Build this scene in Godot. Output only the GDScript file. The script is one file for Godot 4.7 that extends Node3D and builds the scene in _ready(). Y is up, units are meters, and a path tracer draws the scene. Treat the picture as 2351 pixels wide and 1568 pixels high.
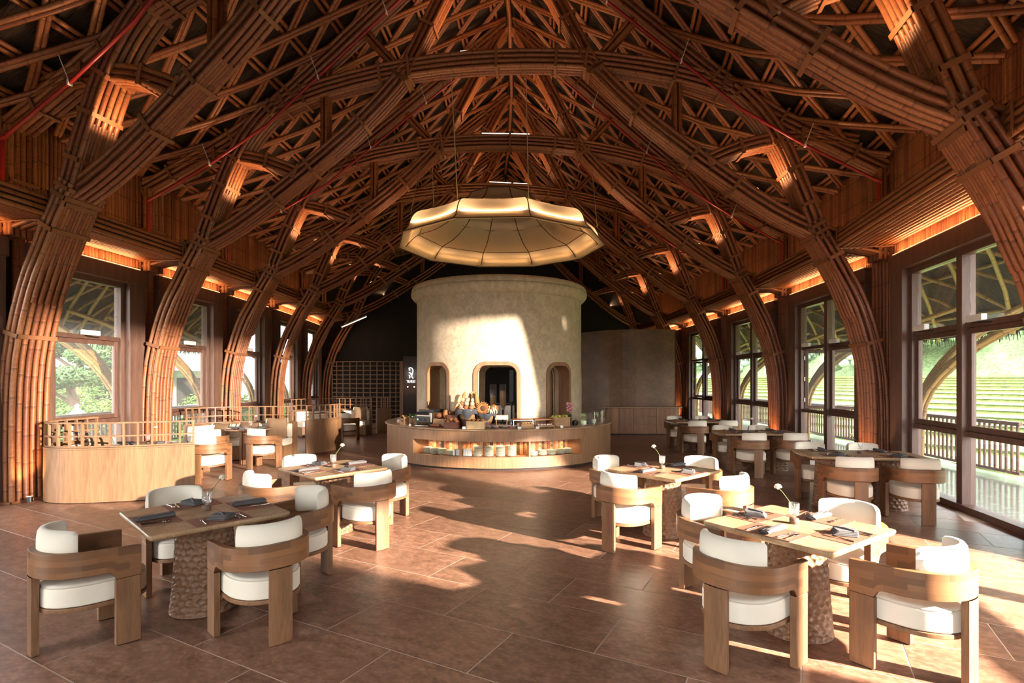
extends Node3D
# Bamboo-roofed restaurant hall. X to the right, Y up, the hall runs towards -Z. "plan" points are Vector2(x, depth) with z = -depth.

# strength of each kind of lamp
const STRIP := 3.0
const NODE_LIGHT := 1.1
const FOOT_LIGHT := 1.6
const COLLAR_LIGHT := 3.4
const SHELF_LIGHT := 0.7
const NICHE := 0.13
const PENDANT := 1.7


class MB:
	var v := PackedVector3Array()
	var n := PackedVector3Array()
	var t := PackedVector2Array()
	var ix := PackedInt32Array()

	func add(p: Vector3, nn: Vector3, uv := Vector2.ZERO) -> int:
		v.append(p)
		n.append(nn)
		t.append(uv)
		return v.size() - 1

	func tri(a: int, b: int, c: int) -> void:
		if (v[b] - v[a]).cross(v[c] - v[a]).dot(n[a] + n[b] + n[c]) > 0.0:
			ix.append_array(PackedInt32Array([a, c, b]))
		else:
			ix.append_array(PackedInt32Array([a, b, c]))

	func quad(a: int, b: int, c: int, d: int) -> void:
		tri(a, b, c)
		tri(a, c, d)

	func face(pts: Array, nn: Vector3) -> void:
		var k := []
		for p in pts:
			k.append(add(p, nn))
		for i in range(1, k.size() - 1):
			tri(k[0], k[i], k[i + 1])

	func rect(a: Vector3, b: Vector3, c: Vector3, d: Vector3, nn: Vector3, uv0 := Vector2.ZERO, uv1 := Vector2.ONE) -> void:
		var i0 := add(a, nn, uv0)
		var i1 := add(b, nn, Vector2(uv1.x, uv0.y))
		var i2 := add(c, nn, uv1)
		var i3 := add(d, nn, Vector2(uv0.x, uv1.y))
		quad(i0, i1, i2, i3)

	func box(c: Vector3, s: Vector3, b := Basis(), ch := 0.0) -> void:
		var h := s * 0.5
		ch = minf(ch, minf(h.x, minf(h.y, h.z)) * 0.8)
		var id := {}
		for sx in [-1, 1]:
			for sy in [-1, 1]:
				for sz in [-1, 1]:
					var q := [Vector3(sx * h.x, sy * (h.y - ch), sz * (h.z - ch)), Vector3(sx * (h.x - ch), sy * h.y, sz * (h.z - ch)), Vector3(sx * (h.x - ch), sy * (h.y - ch), sz * h.z)]
					var m := [Vector3(sx, 0, 0), Vector3(0, sy, 0), Vector3(0, 0, sz)]
					for a in 3:
						id[Vector4i(sx, sy, sz, a)] = add(c + b * q[a], (b * m[a]).normalized())
		for s1 in [-1, 1]:
			quad(id[Vector4i(s1, -1, -1, 0)], id[Vector4i(s1, 1, -1, 0)], id[Vector4i(s1, 1, 1, 0)], id[Vector4i(s1, -1, 1, 0)])
			quad(id[Vector4i(-1, s1, -1, 1)], id[Vector4i(1, s1, -1, 1)], id[Vector4i(1, s1, 1, 1)], id[Vector4i(-1, s1, 1, 1)])
			quad(id[Vector4i(-1, -1, s1, 2)], id[Vector4i(1, -1, s1, 2)], id[Vector4i(1, 1, s1, 2)], id[Vector4i(-1, 1, s1, 2)])
		if ch <= 0.0:
			return
		for s1 in [-1, 1]:
			for s2 in [-1, 1]:
				quad(id[Vector4i(s1, s2, -1, 0)], id[Vector4i(s1, s2, 1, 0)], id[Vector4i(s1, s2, 1, 1)], id[Vector4i(s1, s2, -1, 1)])
				quad(id[Vector4i(s1, -1, s2, 0)], id[Vector4i(s1, 1, s2, 0)], id[Vector4i(s1, 1, s2, 2)], id[Vector4i(s1, -1, s2, 2)])
				quad(id[Vector4i(-1, s1, s2, 1)], id[Vector4i(1, s1, s2, 1)], id[Vector4i(1, s1, s2, 2)], id[Vector4i(-1, s1, s2, 2)])
				for s3 in [-1, 1]:
					tri(id[Vector4i(s1, s2, s3, 0)], id[Vector4i(s1, s2, s3, 1)], id[Vector4i(s1, s2, s3, 2)])

	func tube(pts: Array, r: float, sides := 8, v0 := 0.0, r2 := -1.0, cap := true) -> void:
		var m := pts.size()
		var d0: Vector3 = (pts[1] - pts[0]).normalized()
		var side := d0.cross(Vector3.UP if absf(d0.y) < 0.9 else Vector3.RIGHT).normalized()
		var first := v.size()
		var len := v0
		for i in m:
			var d: Vector3 = (pts[mini(i + 1, m - 1)] - pts[maxi(i - 1, 0)]).normalized()
			side = (side - d * side.dot(d)).normalized()
			var up := d.cross(side)
			if i > 0:
				len += (pts[i] - pts[i - 1]).length()
			var rr := r if r2 < 0.0 else lerpf(r, r2, float(i) / (m - 1))
			for k in sides + 1:
				var a := TAU * k / sides
				var q := side * cos(a) + up * sin(a)
				add(pts[i] + q * rr, q, Vector2(float(k) / sides, len))
		for i in m - 1:
			for k in sides:
				var a := first + i * (sides + 1) + k
				quad(a, a + 1, a + sides + 2, a + sides + 1)
		if cap:
			for e in [0, m - 1]:
				var d: Vector3 = (pts[0] - pts[1]).normalized() if e == 0 else (pts[m - 1] - pts[m - 2]).normalized()
				var c := add(pts[e], d, Vector2(0.5, 0.02))
				var ring := []
				for k in sides:
					ring.append(add(v[first + e * (sides + 1) + k], d, Vector2(0.5, 0.02)))
				for k in sides:
					tri(c, ring[k], ring[(k + 1) % sides])

	# profile of Vector2(radius, height), turned round the y axis
	func lathe(prof: Array, seg := 24, c := Vector3.ZERO, b := Basis(), a0 := 0.0, a1 := TAU, hard := 0.7) -> void:
		var m := prof.size()
		var sn := []
		for i in m - 1:
			var d: Vector2 = prof[i + 1] - prof[i]
			sn.append(Vector2(d.y, -d.x).normalized())
		var outline := 0.0
		for i in m - 1:
			var na: Vector2 = sn[i]
			var nb: Vector2 = sn[i]
			if i > 0 and sn[i - 1].dot(sn[i]) > hard:
				na = (sn[i - 1] + sn[i]).normalized()
			if i < m - 2 and sn[i + 1].dot(sn[i]) > hard:
				nb = (sn[i + 1] + sn[i]).normalized()
			var first := v.size()
			var step: float = (prof[i + 1] - prof[i]).length()
			for k in seg + 1:
				var a := lerpf(a0, a1, float(k) / seg)
				var e := Vector3(sin(a), 0, cos(a))
				add(c + b * (e * prof[i].x + Vector3.UP * prof[i].y), b * (e * na.x + Vector3.UP * na.y), Vector2(float(k) / seg, outline))
				add(c + b * (e * prof[i + 1].x + Vector3.UP * prof[i + 1].y), b * (e * nb.x + Vector3.UP * nb.y), Vector2(float(k) / seg, outline + step))
			outline += step
			for k in seg:
				var q := first + k * 2
				quad(q, q + 1, q + 3, q + 2)

	# an outline in the xz plane (counted round), between y0 and y1, with a rounded top and bottom edge
	func slab(ring: Array, y0: float, y1: float, e := 0.01, c := Vector3.ZERO, b := Basis(), e2 := -1.0) -> void:
		if e2 < 0.0:
			e2 = e
		var mid := Vector3.ZERO
		for p in ring:
			mid += p
		mid /= ring.size()
		var m := ring.size()
		var nrm := []
		for i in m:
			var d: Vector3 = ring[(i + 1) % m] - ring[(i + m - 1) % m]
			var q := Vector3(d.z, 0, -d.x).normalized()
			if q.dot(ring[i] - mid) < 0.0:
				q = -q
			nrm.append(q)
		var rows := []
		var lay := [[y0, -e2, Vector2(0, -1)], [y0 + e2 * 0.3, -e2 * 0.3, Vector2(0.7, -0.7)], [y0 + e2, 0.0, Vector2(1, 0)], [y1 - e, 0.0, Vector2(1, 0)], [y1 - e * 0.3, -e * 0.3, Vector2(0.7, 0.7)], [y1, -e, Vector2(0, 1)]]
		for l in lay:
			var row := []
			for i in m:
				row.append(add(c + b * (ring[i] + nrm[i] * l[1] + Vector3.UP * l[0]), (b * (nrm[i] * l[2].x + Vector3.UP * l[2].y)).normalized()))
			rows.append(row)
		for r in lay.size() - 1:
			for i in m:
				quad(rows[r][i], rows[r][(i + 1) % m], rows[r + 1][(i + 1) % m], rows[r + 1][i])
		for r in [0, lay.size() - 1]:
			var up := Vector3.DOWN if r == 0 else Vector3.UP
			var k := add(c + b * (mid + Vector3.UP * lay[r][0]), b * up)
			for i in m:
				tri(k, rows[r][i], rows[r][(i + 1) % m])

	func ball(c: Vector3, s: Vector3, seg := 10, rings := 6, b := Basis(), lump := 0.0, sd := 0) -> void:
		var first := v.size()
		for i in rings + 1:
			var th := PI * i / rings
			for k in seg + 1:
				var a := TAU * k / seg
				var e := Vector3(sin(th) * cos(a), cos(th), sin(th) * sin(a))
				var q := 1.0 + lump * sin(a * 3.0 + sd) * sin(th * 4.0 + sd * 1.7)
				add(c + b * (e * s * q), (b * (e / s)).normalized(), Vector2(float(k) / seg, float(i) / rings))
		for i in rings:
			for k in seg:
				var a := first + i * (seg + 1) + k
				quad(a, a + 1, a + seg + 2, a + seg + 1)

	func smooth(from := 0) -> void:
		for i in range(from, n.size()):
			n[i] = Vector3.ZERO
		for i in range(0, ix.size(), 3):
			if ix[i] < from:
				continue
			var f := -(v[ix[i + 1]] - v[ix[i]]).cross(v[ix[i + 2]] - v[ix[i]])
			for k in 3:
				n[ix[i + k]] += f
		for i in range(from, n.size()):
			n[i] = n[i].normalized()

	func mesh() -> ArrayMesh:
		var a := []
		a.resize(Mesh.ARRAY_MAX)
		a[Mesh.ARRAY_VERTEX] = v
		a[Mesh.ARRAY_NORMAL] = n
		a[Mesh.ARRAY_TEX_UV] = t
		a[Mesh.ARRAY_INDEX] = ix
		var m := ArrayMesh.new()
		m.add_surface_from_arrays(Mesh.PRIMITIVE_TRIANGLES, a)
		return m


var rng := RandomNumberGenerator.new()
var M := {}
var used := {}

func numbered(called: String) -> String:
	var k: int = used.get(called, 0)
	used[called] = k + 1
	return called if k == 0 else "%s_%03d" % [called, k]

func tag(o: Node, label: String, category: String, group := "", kind := "") -> Node:
	if label:
		o.set_meta("label", label)
	if category:
		o.set_meta("category", category)
	if group:
		o.set_meta("group", group)
	if kind:
		o.set_meta("kind", kind)
	return o

func thing(called: String, label: String, category: String, at := Vector3.ZERO, turn := 0.0, group := "") -> Node3D:
	var o := Node3D.new()
	o.name = numbered(called)
	add_child(o)
	o.position = at
	o.rotation.y = turn
	tag(o, label, category, group)
	return o

func copy(src: Node3D, called: String, label: String, at: Vector3, turn: float) -> Node3D:
	var o: Node3D = src.duplicate()
	o.name = numbered(called)
	add_child(o)
	o.position = at
	o.rotation.y = turn
	o.set_meta("label", label)
	return o

func part(parent: Node3D, called: String, mesh: Mesh, m: Material, at := Vector3.ZERO, label := "") -> MeshInstance3D:
	var o := MeshInstance3D.new()
	o.name = called
	o.mesh = mesh
	o.material_override = m
	parent.add_child(o, true)
	o.position = at
	if label:
		o.set_meta("label", label)
	return o

func single(called: String, mesh: Mesh, m: Material, label: String, category: String, at := Vector3.ZERO, turn := 0.0, group := "") -> MeshInstance3D:
	var o := MeshInstance3D.new()
	o.name = numbered(called)
	o.mesh = mesh
	o.material_override = m
	add_child(o)
	o.position = at
	o.rotation.y = turn
	tag(o, label, category, group)
	return o

func node(parent: Node3D, called: String) -> Node3D:
	var o := Node3D.new()
	o.name = called
	parent.add_child(o, true)
	return o

func structure(called: String, label: String) -> Node3D:
	var o := Node3D.new()
	o.name = called
	add_child(o)
	tag(o, label, "", "", "structure")
	return o

func bx(s: Vector3, c := Vector3.ZERO, ch := 0.004, b := Basis()) -> ArrayMesh:
	var q := MB.new()
	q.box(c, s, b, ch)
	return q.mesh()

func rod(pts: Array, r: float, sides := 8, v0 := 0.0, r2 := -1.0) -> ArrayMesh:
	var q := MB.new()
	q.tube(pts, r, sides, v0, r2)
	return q.mesh()

func turned(prof: Array, seg := 20, hard := 0.7) -> ArrayMesh:
	var q := MB.new()
	q.lathe(prof, seg, Vector3.ZERO, Basis(), 0.0, TAU, hard)
	return q.mesh()

func spline(p: Array, k: int) -> Array:
	# a Catmull-Rom curve through the points, k steps for each span
	var out := []
	for i in p.size() - 1:
		var a = p[maxi(i - 1, 0)]
		var b = p[i]
		var c = p[i + 1]
		var d = p[mini(i + 2, p.size() - 1)]
		for s in k:
			var x := float(s) / k
			out.append(0.5 * (2.0 * b + (c - a) * x + (2.0 * a - 5.0 * b + 4.0 * c - d) * x * x + (3.0 * b - a - 3.0 * c + d) * x * x * x))
	out.append(p[p.size() - 1])
	return out

func V(x: float, y: float, d: float) -> Vector3:
	return Vector3(x, y, -d)

# ---------------------------------------------------------------- stations of the hall
# each bamboo frame: middle and half span (to the node where column and rafter cross), both in plan
const MID := [Vector2(-2.6, -0.15), Vector2(-1.62, 3.22), Vector2(-0.87, 6.675), Vector2(-0.28, 10.185), Vector2(-0.06, 13.67), Vector2(-0.015, 17.1), Vector2(-0.1, 20.55), Vector2(-0.3, 24.0)]
const HALF := [Vector2(5.0, -2.55), Vector2(5.37, -1.92), Vector2(5.67, -1.225), Vector2(5.98, -0.455), Vector2(6.13, 0.23), Vector2(6.185, 0.9), Vector2(6.25, 1.55), Vector2(6.3, 2.2)]
const WALL_U := 6.88
const ROOF := [Vector2(0, 11.1), Vector2(3.3, 8.2), Vector2(4.6, 7.12), Vector2(5.65, 6.5), Vector2(7.0, 5.8), Vector2(7.4, 5.6)]

func at_station(s: float, u: float, y := 0.0) -> Vector3:
	var k := clampf(s + 1.0, 0.0, 6.999)
	var i := int(k)
	var m: Vector2 = MID[i].lerp(MID[i + 1], k - i)
	var h: Vector2 = HALF[i].lerp(HALF[i + 1], k - i)
	var p := m + h * (u / 5.98)
	return V(p.x, y, p.y)

func roof_y(u: float) -> float:
	u = absf(u)
	for i in ROOF.size() - 1:
		if u <= ROOF[i + 1].x:
			var x: float = (u - ROOF[i].x) / (ROOF[i + 1].x - ROOF[i].x)
			return lerpf(ROOF[i].y, ROOF[i + 1].y, x)
	return ROOF[-1].y

func roof_at(s: float, u: float, below := 0.0) -> Vector3:
	return at_station(s, u, roof_y(u) - below)

# ---------------------------------------------------------------- materials
func noise(sd: int, f: float, oct := 3) -> FastNoiseLite:
	var q := FastNoiseLite.new()
	q.seed = sd
	q.frequency = f
	q.noise_type = FastNoiseLite.TYPE_SIMPLEX_SMOOTH
	q.fractal_octaves = oct
	return q

func picture(w: int, h: int, f: Callable) -> ImageTexture:
	var im := Image.create(w, h, false, Image.FORMAT_RGB8)
	for y in h:
		for x in w:
			im.set_pixel(x, y, f.call(x, y))
	return ImageTexture.create_from_image(im)

func wrapped(q: FastNoiseLite, x: float, y: float, w: float, h: float, sx: float, sy: float) -> float:
	# noise that repeats after w and h pixels
	var fx := smoothstep(0.75, 1.0, x / w)
	var fy := smoothstep(0.75, 1.0, y / h)
	var a := lerpf(q.get_noise_2d(x * sx, y * sy), q.get_noise_2d((x - w) * sx, y * sy), fx)
	var b := lerpf(q.get_noise_2d(x * sx, (y - h) * sy), q.get_noise_2d((x - w) * sx, (y - h) * sy), fx)
	return lerpf(a, b, fy)

func mat(c: Color, rough := 0.6, o := {}) -> StandardMaterial3D:
	var m := StandardMaterial3D.new()
	m.albedo_color = c
	m.roughness = rough
	for k in o:
		m.set(k, o[k])
	return m

func tri_mat(c: Color, rough: float, tex: Texture2D, scale: Vector3, bump: Texture2D = null, depth := 0.0, world := false, offset := Vector3.ZERO) -> StandardMaterial3D:
	var m := mat(c, rough)
	m.albedo_texture = tex
	m.uv1_triplanar = true
	m.uv1_world_triplanar = world
	m.uv1_triplanar_sharpness = 6.0
	m.uv1_scale = scale
	m.uv1_offset = offset
	if bump:
		m.heightmap_enabled = true
		m.heightmap_texture = bump
		m.heightmap_scale = depth
	return m

func make_materials() -> void:
	var q1 := noise(3, 0.05)
	var q2 := noise(7, 0.03, 4)
	# bamboo: u runs round the cane, v along it (0.9 m a repeat), three joints at uneven spacing
	var joints := [0.06, 0.41, 0.73]
	var cane := picture(48, 512, func(x: int, y: int):
		var g := 0.86 + 0.16 * wrapped(q1, x * 4.0, y, 192, 512, 1.0, 0.1) + 0.10 * wrapped(q2, x * 2.0, y, 96, 512, 1.0, 1.6)
		var warm := 1.0
		for j in joints:
			var d: float = y / 512.0 - j
			if absf(d) < 0.0045:
				g *= 0.74
			elif d > 0.0 and d < 0.022:
				g *= 1.10
				warm = 0.96
			elif d < 0.0 and d > -0.02:
				g *= 0.86
		g = clampf(g, 0.0, 1.0)
		return Color(g, g * 0.985 * warm, g * 0.97 * warm))
	var ridge := picture(8, 512, func(_x: int, y: int):
		var g := 0.5
		for j in joints:
			var d: float = absf(y / 512.0 - j)
			g += 0.5 * exp(-d * d / 0.00012) - 0.4 * exp(-d * d / 0.000006)
		return Color(g, g, g))
	var bamboo := func(c: Color, rough := 0.42):
		var m := mat(c, rough)
		m.albedo_texture = cane
		m.uv1_scale = Vector3(1, 0.78, 1)
		m.heightmap_enabled = true
		m.heightmap_texture = ridge
		m.heightmap_scale = 0.25
		return m
	M.bamboo = [bamboo.call(Color(0.63, 0.385, 0.235)), bamboo.call(Color(0.57, 0.33, 0.20)), bamboo.call(Color(0.67, 0.43, 0.27))]
	M.wall_bamboo = [bamboo.call(Color(0.60, 0.35, 0.21), 0.5), bamboo.call(Color(0.52, 0.285, 0.17), 0.5), bamboo.call(Color(0.64, 0.40, 0.245), 0.5)]
	M.pale_bamboo = [bamboo.call(Color(0.70, 0.55, 0.29), 0.55), bamboo.call(Color(0.64, 0.49, 0.26), 0.55)]
	M.rail_bamboo = bamboo.call(Color(0.46, 0.30, 0.25), 0.5)
	M.strap = mat(Color(0.52, 0.33, 0.20), 0.6)
	# wood: fine long grain along the second axis of the picture
	var grain := picture(256, 512, func(x: int, y: int):
		var w := wrapped(q2, x, y, 256, 512, 0.35, 0.06)
		var ring := 0.5 + 0.5 * sin((x + w * 70.0) * TAU / 32.0)
		var g := 0.84 + 0.12 * wrapped(q1, x, y, 256, 512, 6.0, 0.25) + 0.07 * (ring - 0.5) + 0.12 * w
		return Color(g, g * 0.985, g * 0.965))
	var lines := picture(128, 256, func(x: int, y: int):
		var g := 0.5 + 0.45 * wrapped(q1, x, y, 128, 256, 7.0, 0.2)
		return Color(g, g, g))
	var oak := Color(0.60, 0.43, 0.295)
	M.oak = tri_mat(oak, 0.52, grain, Vector3(2.2, 0.7, 2.2), lines, 0.05)
	M.oak_leg = tri_mat(Color(0.59, 0.42, 0.285), 0.52, grain, Vector3(3.1, 0.9, 3.1), lines, 0.05, false, Vector3(0.3, 0.1, 0.6))
	M.oak_panel = tri_mat(Color(0.64, 0.475, 0.335), 0.5, grain, Vector3(1.3, 0.42, 1.3), lines, 0.04)
	M.brown_panel = tri_mat(Color(0.50, 0.375, 0.265), 0.45, grain, Vector3(0.5, 1.6, 0.5))
	M.dark_wood = tri_mat(Color(0.45, 0.335, 0.285), 0.5, grain, Vector3(2.6, 0.7, 2.6), lines, 0.05)
	M.dark_beam = tri_mat(Color(0.43, 0.305, 0.255), 0.5, grain, Vector3(2.6, 2.6, 0.7), lines, 0.05)
	M.dark_panel = tri_mat(Color(0.20, 0.135, 0.11), 0.7, grain, Vector3(2.0, 0.7, 2.0))
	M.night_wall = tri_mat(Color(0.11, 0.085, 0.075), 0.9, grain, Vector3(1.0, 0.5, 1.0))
	M.table_wood = tri_mat(Color(0.74, 0.61, 0.47), 0.38, grain, Vector3(0.8, 2.4, 2.4), lines, 0.03)
	M.crate = tri_mat(Color(0.72, 0.55, 0.38), 0.65, grain, Vector3(1.2, 4.0, 4.0))
	M.crate_red = tri_mat(Color(0.44, 0.24, 0.15), 0.55, grain, Vector3(1.2, 4.0, 4.0))
	# glued staves of the chair rails: blocks of wood of different tone; u along the rail, v up
	var tones := []
	for i in 64:
		tones.append(rng.randf_range(0.74, 1.0))
	var stave := picture(512, 128, func(x: int, y: int):
		var row := int(y / 32)
		var col := int((x + [0, 44, 18, 66][row]) / 85.4) % 6
		var g: float = tones[row * 6 + col] * (0.92 + 0.10 * wrapped(q1, x, y, 512, 128, 0.2, 5.0))
		return Color(g, g * 0.98, g * 0.95))
	M.stave = mat(Color(0.60, 0.415, 0.275), 0.48)
	M.stave.albedo_texture = stave
	# plaster of the tower
	var patch := picture(512, 512, func(x: int, y: int):
		var a := wrapped(q2, x, y, 512, 512, 0.55, 0.34)
		var b := wrapped(q1, x + 90.0, y, 602, 512, 0.9, 0.7)
		var g := 0.90 + 0.06 * smoothstep(-0.25, 0.35, a) - 0.06 * smoothstep(-0.05, 0.4, b)
		g += 0.05 * wrapped(q1, x, y, 512, 512, 4.0, 4.0)
		return Color(g, g * 0.985, g * 0.96))
	var pitted := picture(256, 256, func(x: int, y: int):
		var g := 0.5 + 0.35 * wrapped(q1, x, y, 256, 256, 2.2, 2.2) + 0.25 * wrapped(q2, x, y, 256, 256, 1.2, 1.2)
		return Color(g, g, g))
	M.plaster = tri_mat(Color(0.76, 0.69, 0.60), 0.85, patch, Vector3(0.5, 0.5, 0.5), pitted, 0.35)
	M.plaster_dark = tri_mat(Color(0.52, 0.44, 0.37), 0.85, patch, Vector3(0.5, 0.5, 0.5), pitted, 0.2)
	# stone floor tiles
	var stone := picture(512, 512, func(x: int, y: int):
		var a := wrapped(q2, x, y, 512, 512, 0.5, 0.9)
		var b := wrapped(q1, x, y, 512, 512, 1.1, 1.5)
		var c := wrapped(q1, x, y, 512, 512, 5.0, 7.0)
		var g := 0.83 + 0.18 * a + 0.12 * b + 0.06 * c
		if b > 0.25 and c > 0.05:
			g += 0.09
		return Color(g, g * (0.985 + 0.02 * a), g * (0.97 + 0.04 * a)))
	M.tile = []
	for i in 5:
		var k: float = [1.0, 0.95, 1.05, 0.91, 1.01][i]
		var m := tri_mat(Color(0.61 * k, 0.45 * k, 0.36 * k), 0.36, stone, Vector3(0.62, 0.62, 0.62), pitted, 0.03, false, Vector3(0.37 * i, 0.0, 0.21 * i))
		m.metallic_specular = 0.4
		M.tile.append(m)
	M.grout = mat(Color(0.74, 0.65, 0.57), 0.8)
	# straw seen from below
	var straw := picture(256, 256, func(x: int, y: int):
		var g := 0.62 + 0.5 * wrapped(q1, x, y, 256, 256, 8.0, 0.45) + 0.15 * wrapped(q2, x, y, 256, 256, 1.5, 1.5)
		g = clampf(g, 0.05, 1.0)
		return Color(g, g * 0.94, g * 0.88))
	M.thatch = mat(Color(0.33, 0.25, 0.205), 0.95)
	M.thatch.albedo_texture = straw
	M.thatch.heightmap_enabled = true
	M.thatch.heightmap_texture = straw
	M.thatch.heightmap_scale = 2.5
	M.eave_thatch = mat(Color(0.36, 0.29, 0.22), 0.95)
	M.eave_thatch.albedo_texture = straw
	M.eave_thatch.heightmap_enabled = true
	M.eave_thatch.heightmap_texture = straw
	M.eave_thatch.heightmap_scale = 2.5
	# cloth
	var weave := picture(64, 64, func(x: int, y: int):
		var g := 0.5 + 0.25 * sin(x * TAU / 8.0) * (1.0 if int(y / 4) % 2 == 0 else -1.0) + 0.3 * wrapped(q1, x, y, 64, 64, 9.0, 9.0)
		return Color(g, g, g))
	M.cream = tri_mat(Color(0.90, 0.855, 0.775), 0.9, null, Vector3(14, 14, 14), weave, 0.07)
	M.cream.rim_enabled = true
	M.cream.rim = 0.3
	M.piping = mat(Color(0.80, 0.75, 0.67), 0.9)
	var stripes := picture(64, 64, func(x: int, y: int):
		var g := 1.0 if int(x / 8) % 2 == 0 else 0.72
		g *= 0.93 + 0.1 * wrapped(q1, x, y, 64, 64, 9.0, 9.0)
		return Color(g, g * 0.95, g * 0.88))
	M.pillow = mat(Color(0.66, 0.55, 0.45), 0.95)
	M.pillow.albedo_texture = stripes
	M.pillow.uv1_scale = Vector3(4, 4, 1)
	M.mat_leather = tri_mat(Color(0.50, 0.33, 0.25), 0.55, null, Vector3(20, 20, 20), pitted, 0.05)
	M.napkin = tri_mat(Color(0.33, 0.315, 0.315), 0.9, null, Vector3(18, 18, 18), weave, 0.08)
	M.steel = mat(Color(0.78, 0.76, 0.73), 0.16, {"metallic": 1.0})
	M.brushed = mat(Color(0.62, 0.57, 0.52), 0.38, {"metallic": 1.0})
	M.glass = mat(Color(0.96, 0.98, 0.97, 0.04), 0.02, {"transparency": BaseMaterial3D.TRANSPARENCY_ALPHA})
	M.tumbler = mat(Color(0.95, 0.97, 0.96, 0.03), 0.04, {"transparency": BaseMaterial3D.TRANSPARENCY_ALPHA})
	M.water = mat(Color(0.86, 0.88, 0.86, 0.05), 0.05, {"transparency": BaseMaterial3D.TRANSPARENCY_ALPHA})
	M.petal = mat(Color(0.95, 0.92, 0.82), 0.8, {"backlight_enabled": true, "backlight": Color(0.4, 0.4, 0.35)})
	M.stem = mat(Color(0.34, 0.37, 0.19), 0.7)
	M.base_wood = tri_mat(Color(0.45, 0.34, 0.27), 0.6, grain, Vector3(4, 2, 4))
	M.carved = tri_mat(Color(0.56, 0.41, 0.30), 0.5, grain, Vector3(2.0, 0.6, 2.0))
	M.red = mat(Color(0.55, 0.09, 0.08), 0.4)
	M.white_metal = mat(Color(0.86, 0.86, 0.84), 0.45)
	M.black = mat(Color(0.045, 0.04, 0.04), 0.45)
	M.dark_steel = mat(Color(0.20, 0.19, 0.18), 0.4, {"metallic": 0.7})
	M.shade_cloth = mat(Color(0.77, 0.69, 0.59), 0.9, {"backlight_enabled": true, "backlight": Color(0.85, 0.80, 0.72)})
	M.seam = mat(Color(0.36, 0.27, 0.19), 0.8)
	M.rope = mat(Color(0.62, 0.52, 0.40), 0.9)
	M.glow = mat(Color(1, 0.95, 0.85), 0.5, {"emission_enabled": true, "emission": Color(1.0, 0.80, 0.52), "emission_energy_multiplier": 3.0})
	M.glow_white = mat(Color(1, 1, 1), 0.5, {"emission_enabled": true, "emission": Color(1.0, 0.93, 0.84), "emission_energy_multiplier": 2.6})
	M.sign_glow = mat(Color(1, 1, 1), 0.5, {"emission_enabled": true, "emission": Color(0.93, 0.97, 1.0), "emission_energy_multiplier": 1.6})
	M.porcelain = mat(Color(0.83, 0.84, 0.76), 0.3)
	M.white_box = mat(Color(0.88, 0.87, 0.84), 0.5)
	M.stone_top = tri_mat(Color(0.78, 0.66, 0.53), 0.3, grain, Vector3(0.9, 0.9, 0.9))
	M.crust = [tri_mat(Color(0.62, 0.40, 0.22), 0.8, patch, Vector3(5, 5, 5)), tri_mat(Color(0.52, 0.31, 0.16), 0.8, patch, Vector3(5, 5, 5)), tri_mat(Color(0.74, 0.58, 0.40), 0.85, patch, Vector3(5, 5, 5))]
	M.flour = tri_mat(Color(0.66, 0.57, 0.47), 0.9, patch, Vector3(6, 6, 6))
	M.wicker = tri_mat(Color(0.66, 0.52, 0.36), 0.8, grain, Vector3(12, 12, 12))
	M.grey_cloth = mat(Color(0.23, 0.235, 0.255), 0.95)
	M.sunflower = mat(Color(0.56, 0.35, 0.16), 0.8)
	M.seed = mat(Color(0.26, 0.16, 0.09), 0.9)
	M.straw_white = mat(Color(0.82, 0.74, 0.60), 0.9)
	M.jam = mat(Color(0.45, 0.10, 0.07), 0.25)
	M.choc = mat(Color(0.13, 0.08, 0.06), 0.4)
	M.berry = mat(Color(0.66, 0.10, 0.12), 0.4)
	M.meringue = mat(Color(0.92, 0.89, 0.84), 0.7)
	M.fruit = mat(Color(0.62, 0.62, 0.24), 0.5)
	M.pink = mat(Color(0.78, 0.52, 0.55), 0.8)
	M.leaf = mat(Color(0.36, 0.47, 0.20), 0.7, {"backlight_enabled": true, "backlight": Color(0.3, 0.4, 0.15)})
	var gingham := picture(64, 16, func(x: int, _y: int):
		return [Color(0.95, 0.90, 0.82), Color(0.86, 0.60, 0.42), Color(0.95, 0.90, 0.82), Color(0.90, 0.80, 0.62)][int(x / 4) % 4])
	M.awning = mat(Color(1, 1, 1), 0.9)
	M.awning.albedo_texture = gingham
	# woven hanging behind the plates: bands of red, cream and black with small figures
	var ink := [Color(0.70, 0.34, 0.25), Color(0.86, 0.74, 0.55), Color(0.24, 0.12, 0.11), Color(0.80, 0.50, 0.36)]
	var textile := picture(256, 64, func(x: int, y: int):
		var band := int(x / 16) % 8
		var bx_ := x % 16
		var k: int = [0, 1, 3, 1, 0, 1, 2, 3][band]
		var c: Color = ink[k]
		if bx_ < 2:
			return ink[2] if band % 2 == 0 else ink[1]
		if band == 1 or band == 5:
			var d := Vector2(bx_ - 8.5, (y % 21) - 10.0).length()
			if d < 2.0 or (d > 3.8 and d < 5.8):
				return ink[2]
		elif (int(bx_ / 2) + int(y / 3)) % 3 == 0:
			return c.lerp(ink[1] if k != 1 else ink[0], 0.65)
		return c)
	M.textile = mat(Color(1, 1, 1), 0.95)
	M.textile.albedo_texture = textile
	# out of doors
	M.deck = tri_mat(Color(0.62, 0.60, 0.56), 0.12, stone, Vector3(0.4, 0.4, 0.4))
	M.deck.metallic_specular = 0.8
	M.gravel = tri_mat(Color(0.66, 0.63, 0.60), 0.9, pitted, Vector3(2.0, 2.0, 2.0), pitted, 1.5, true)
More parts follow.
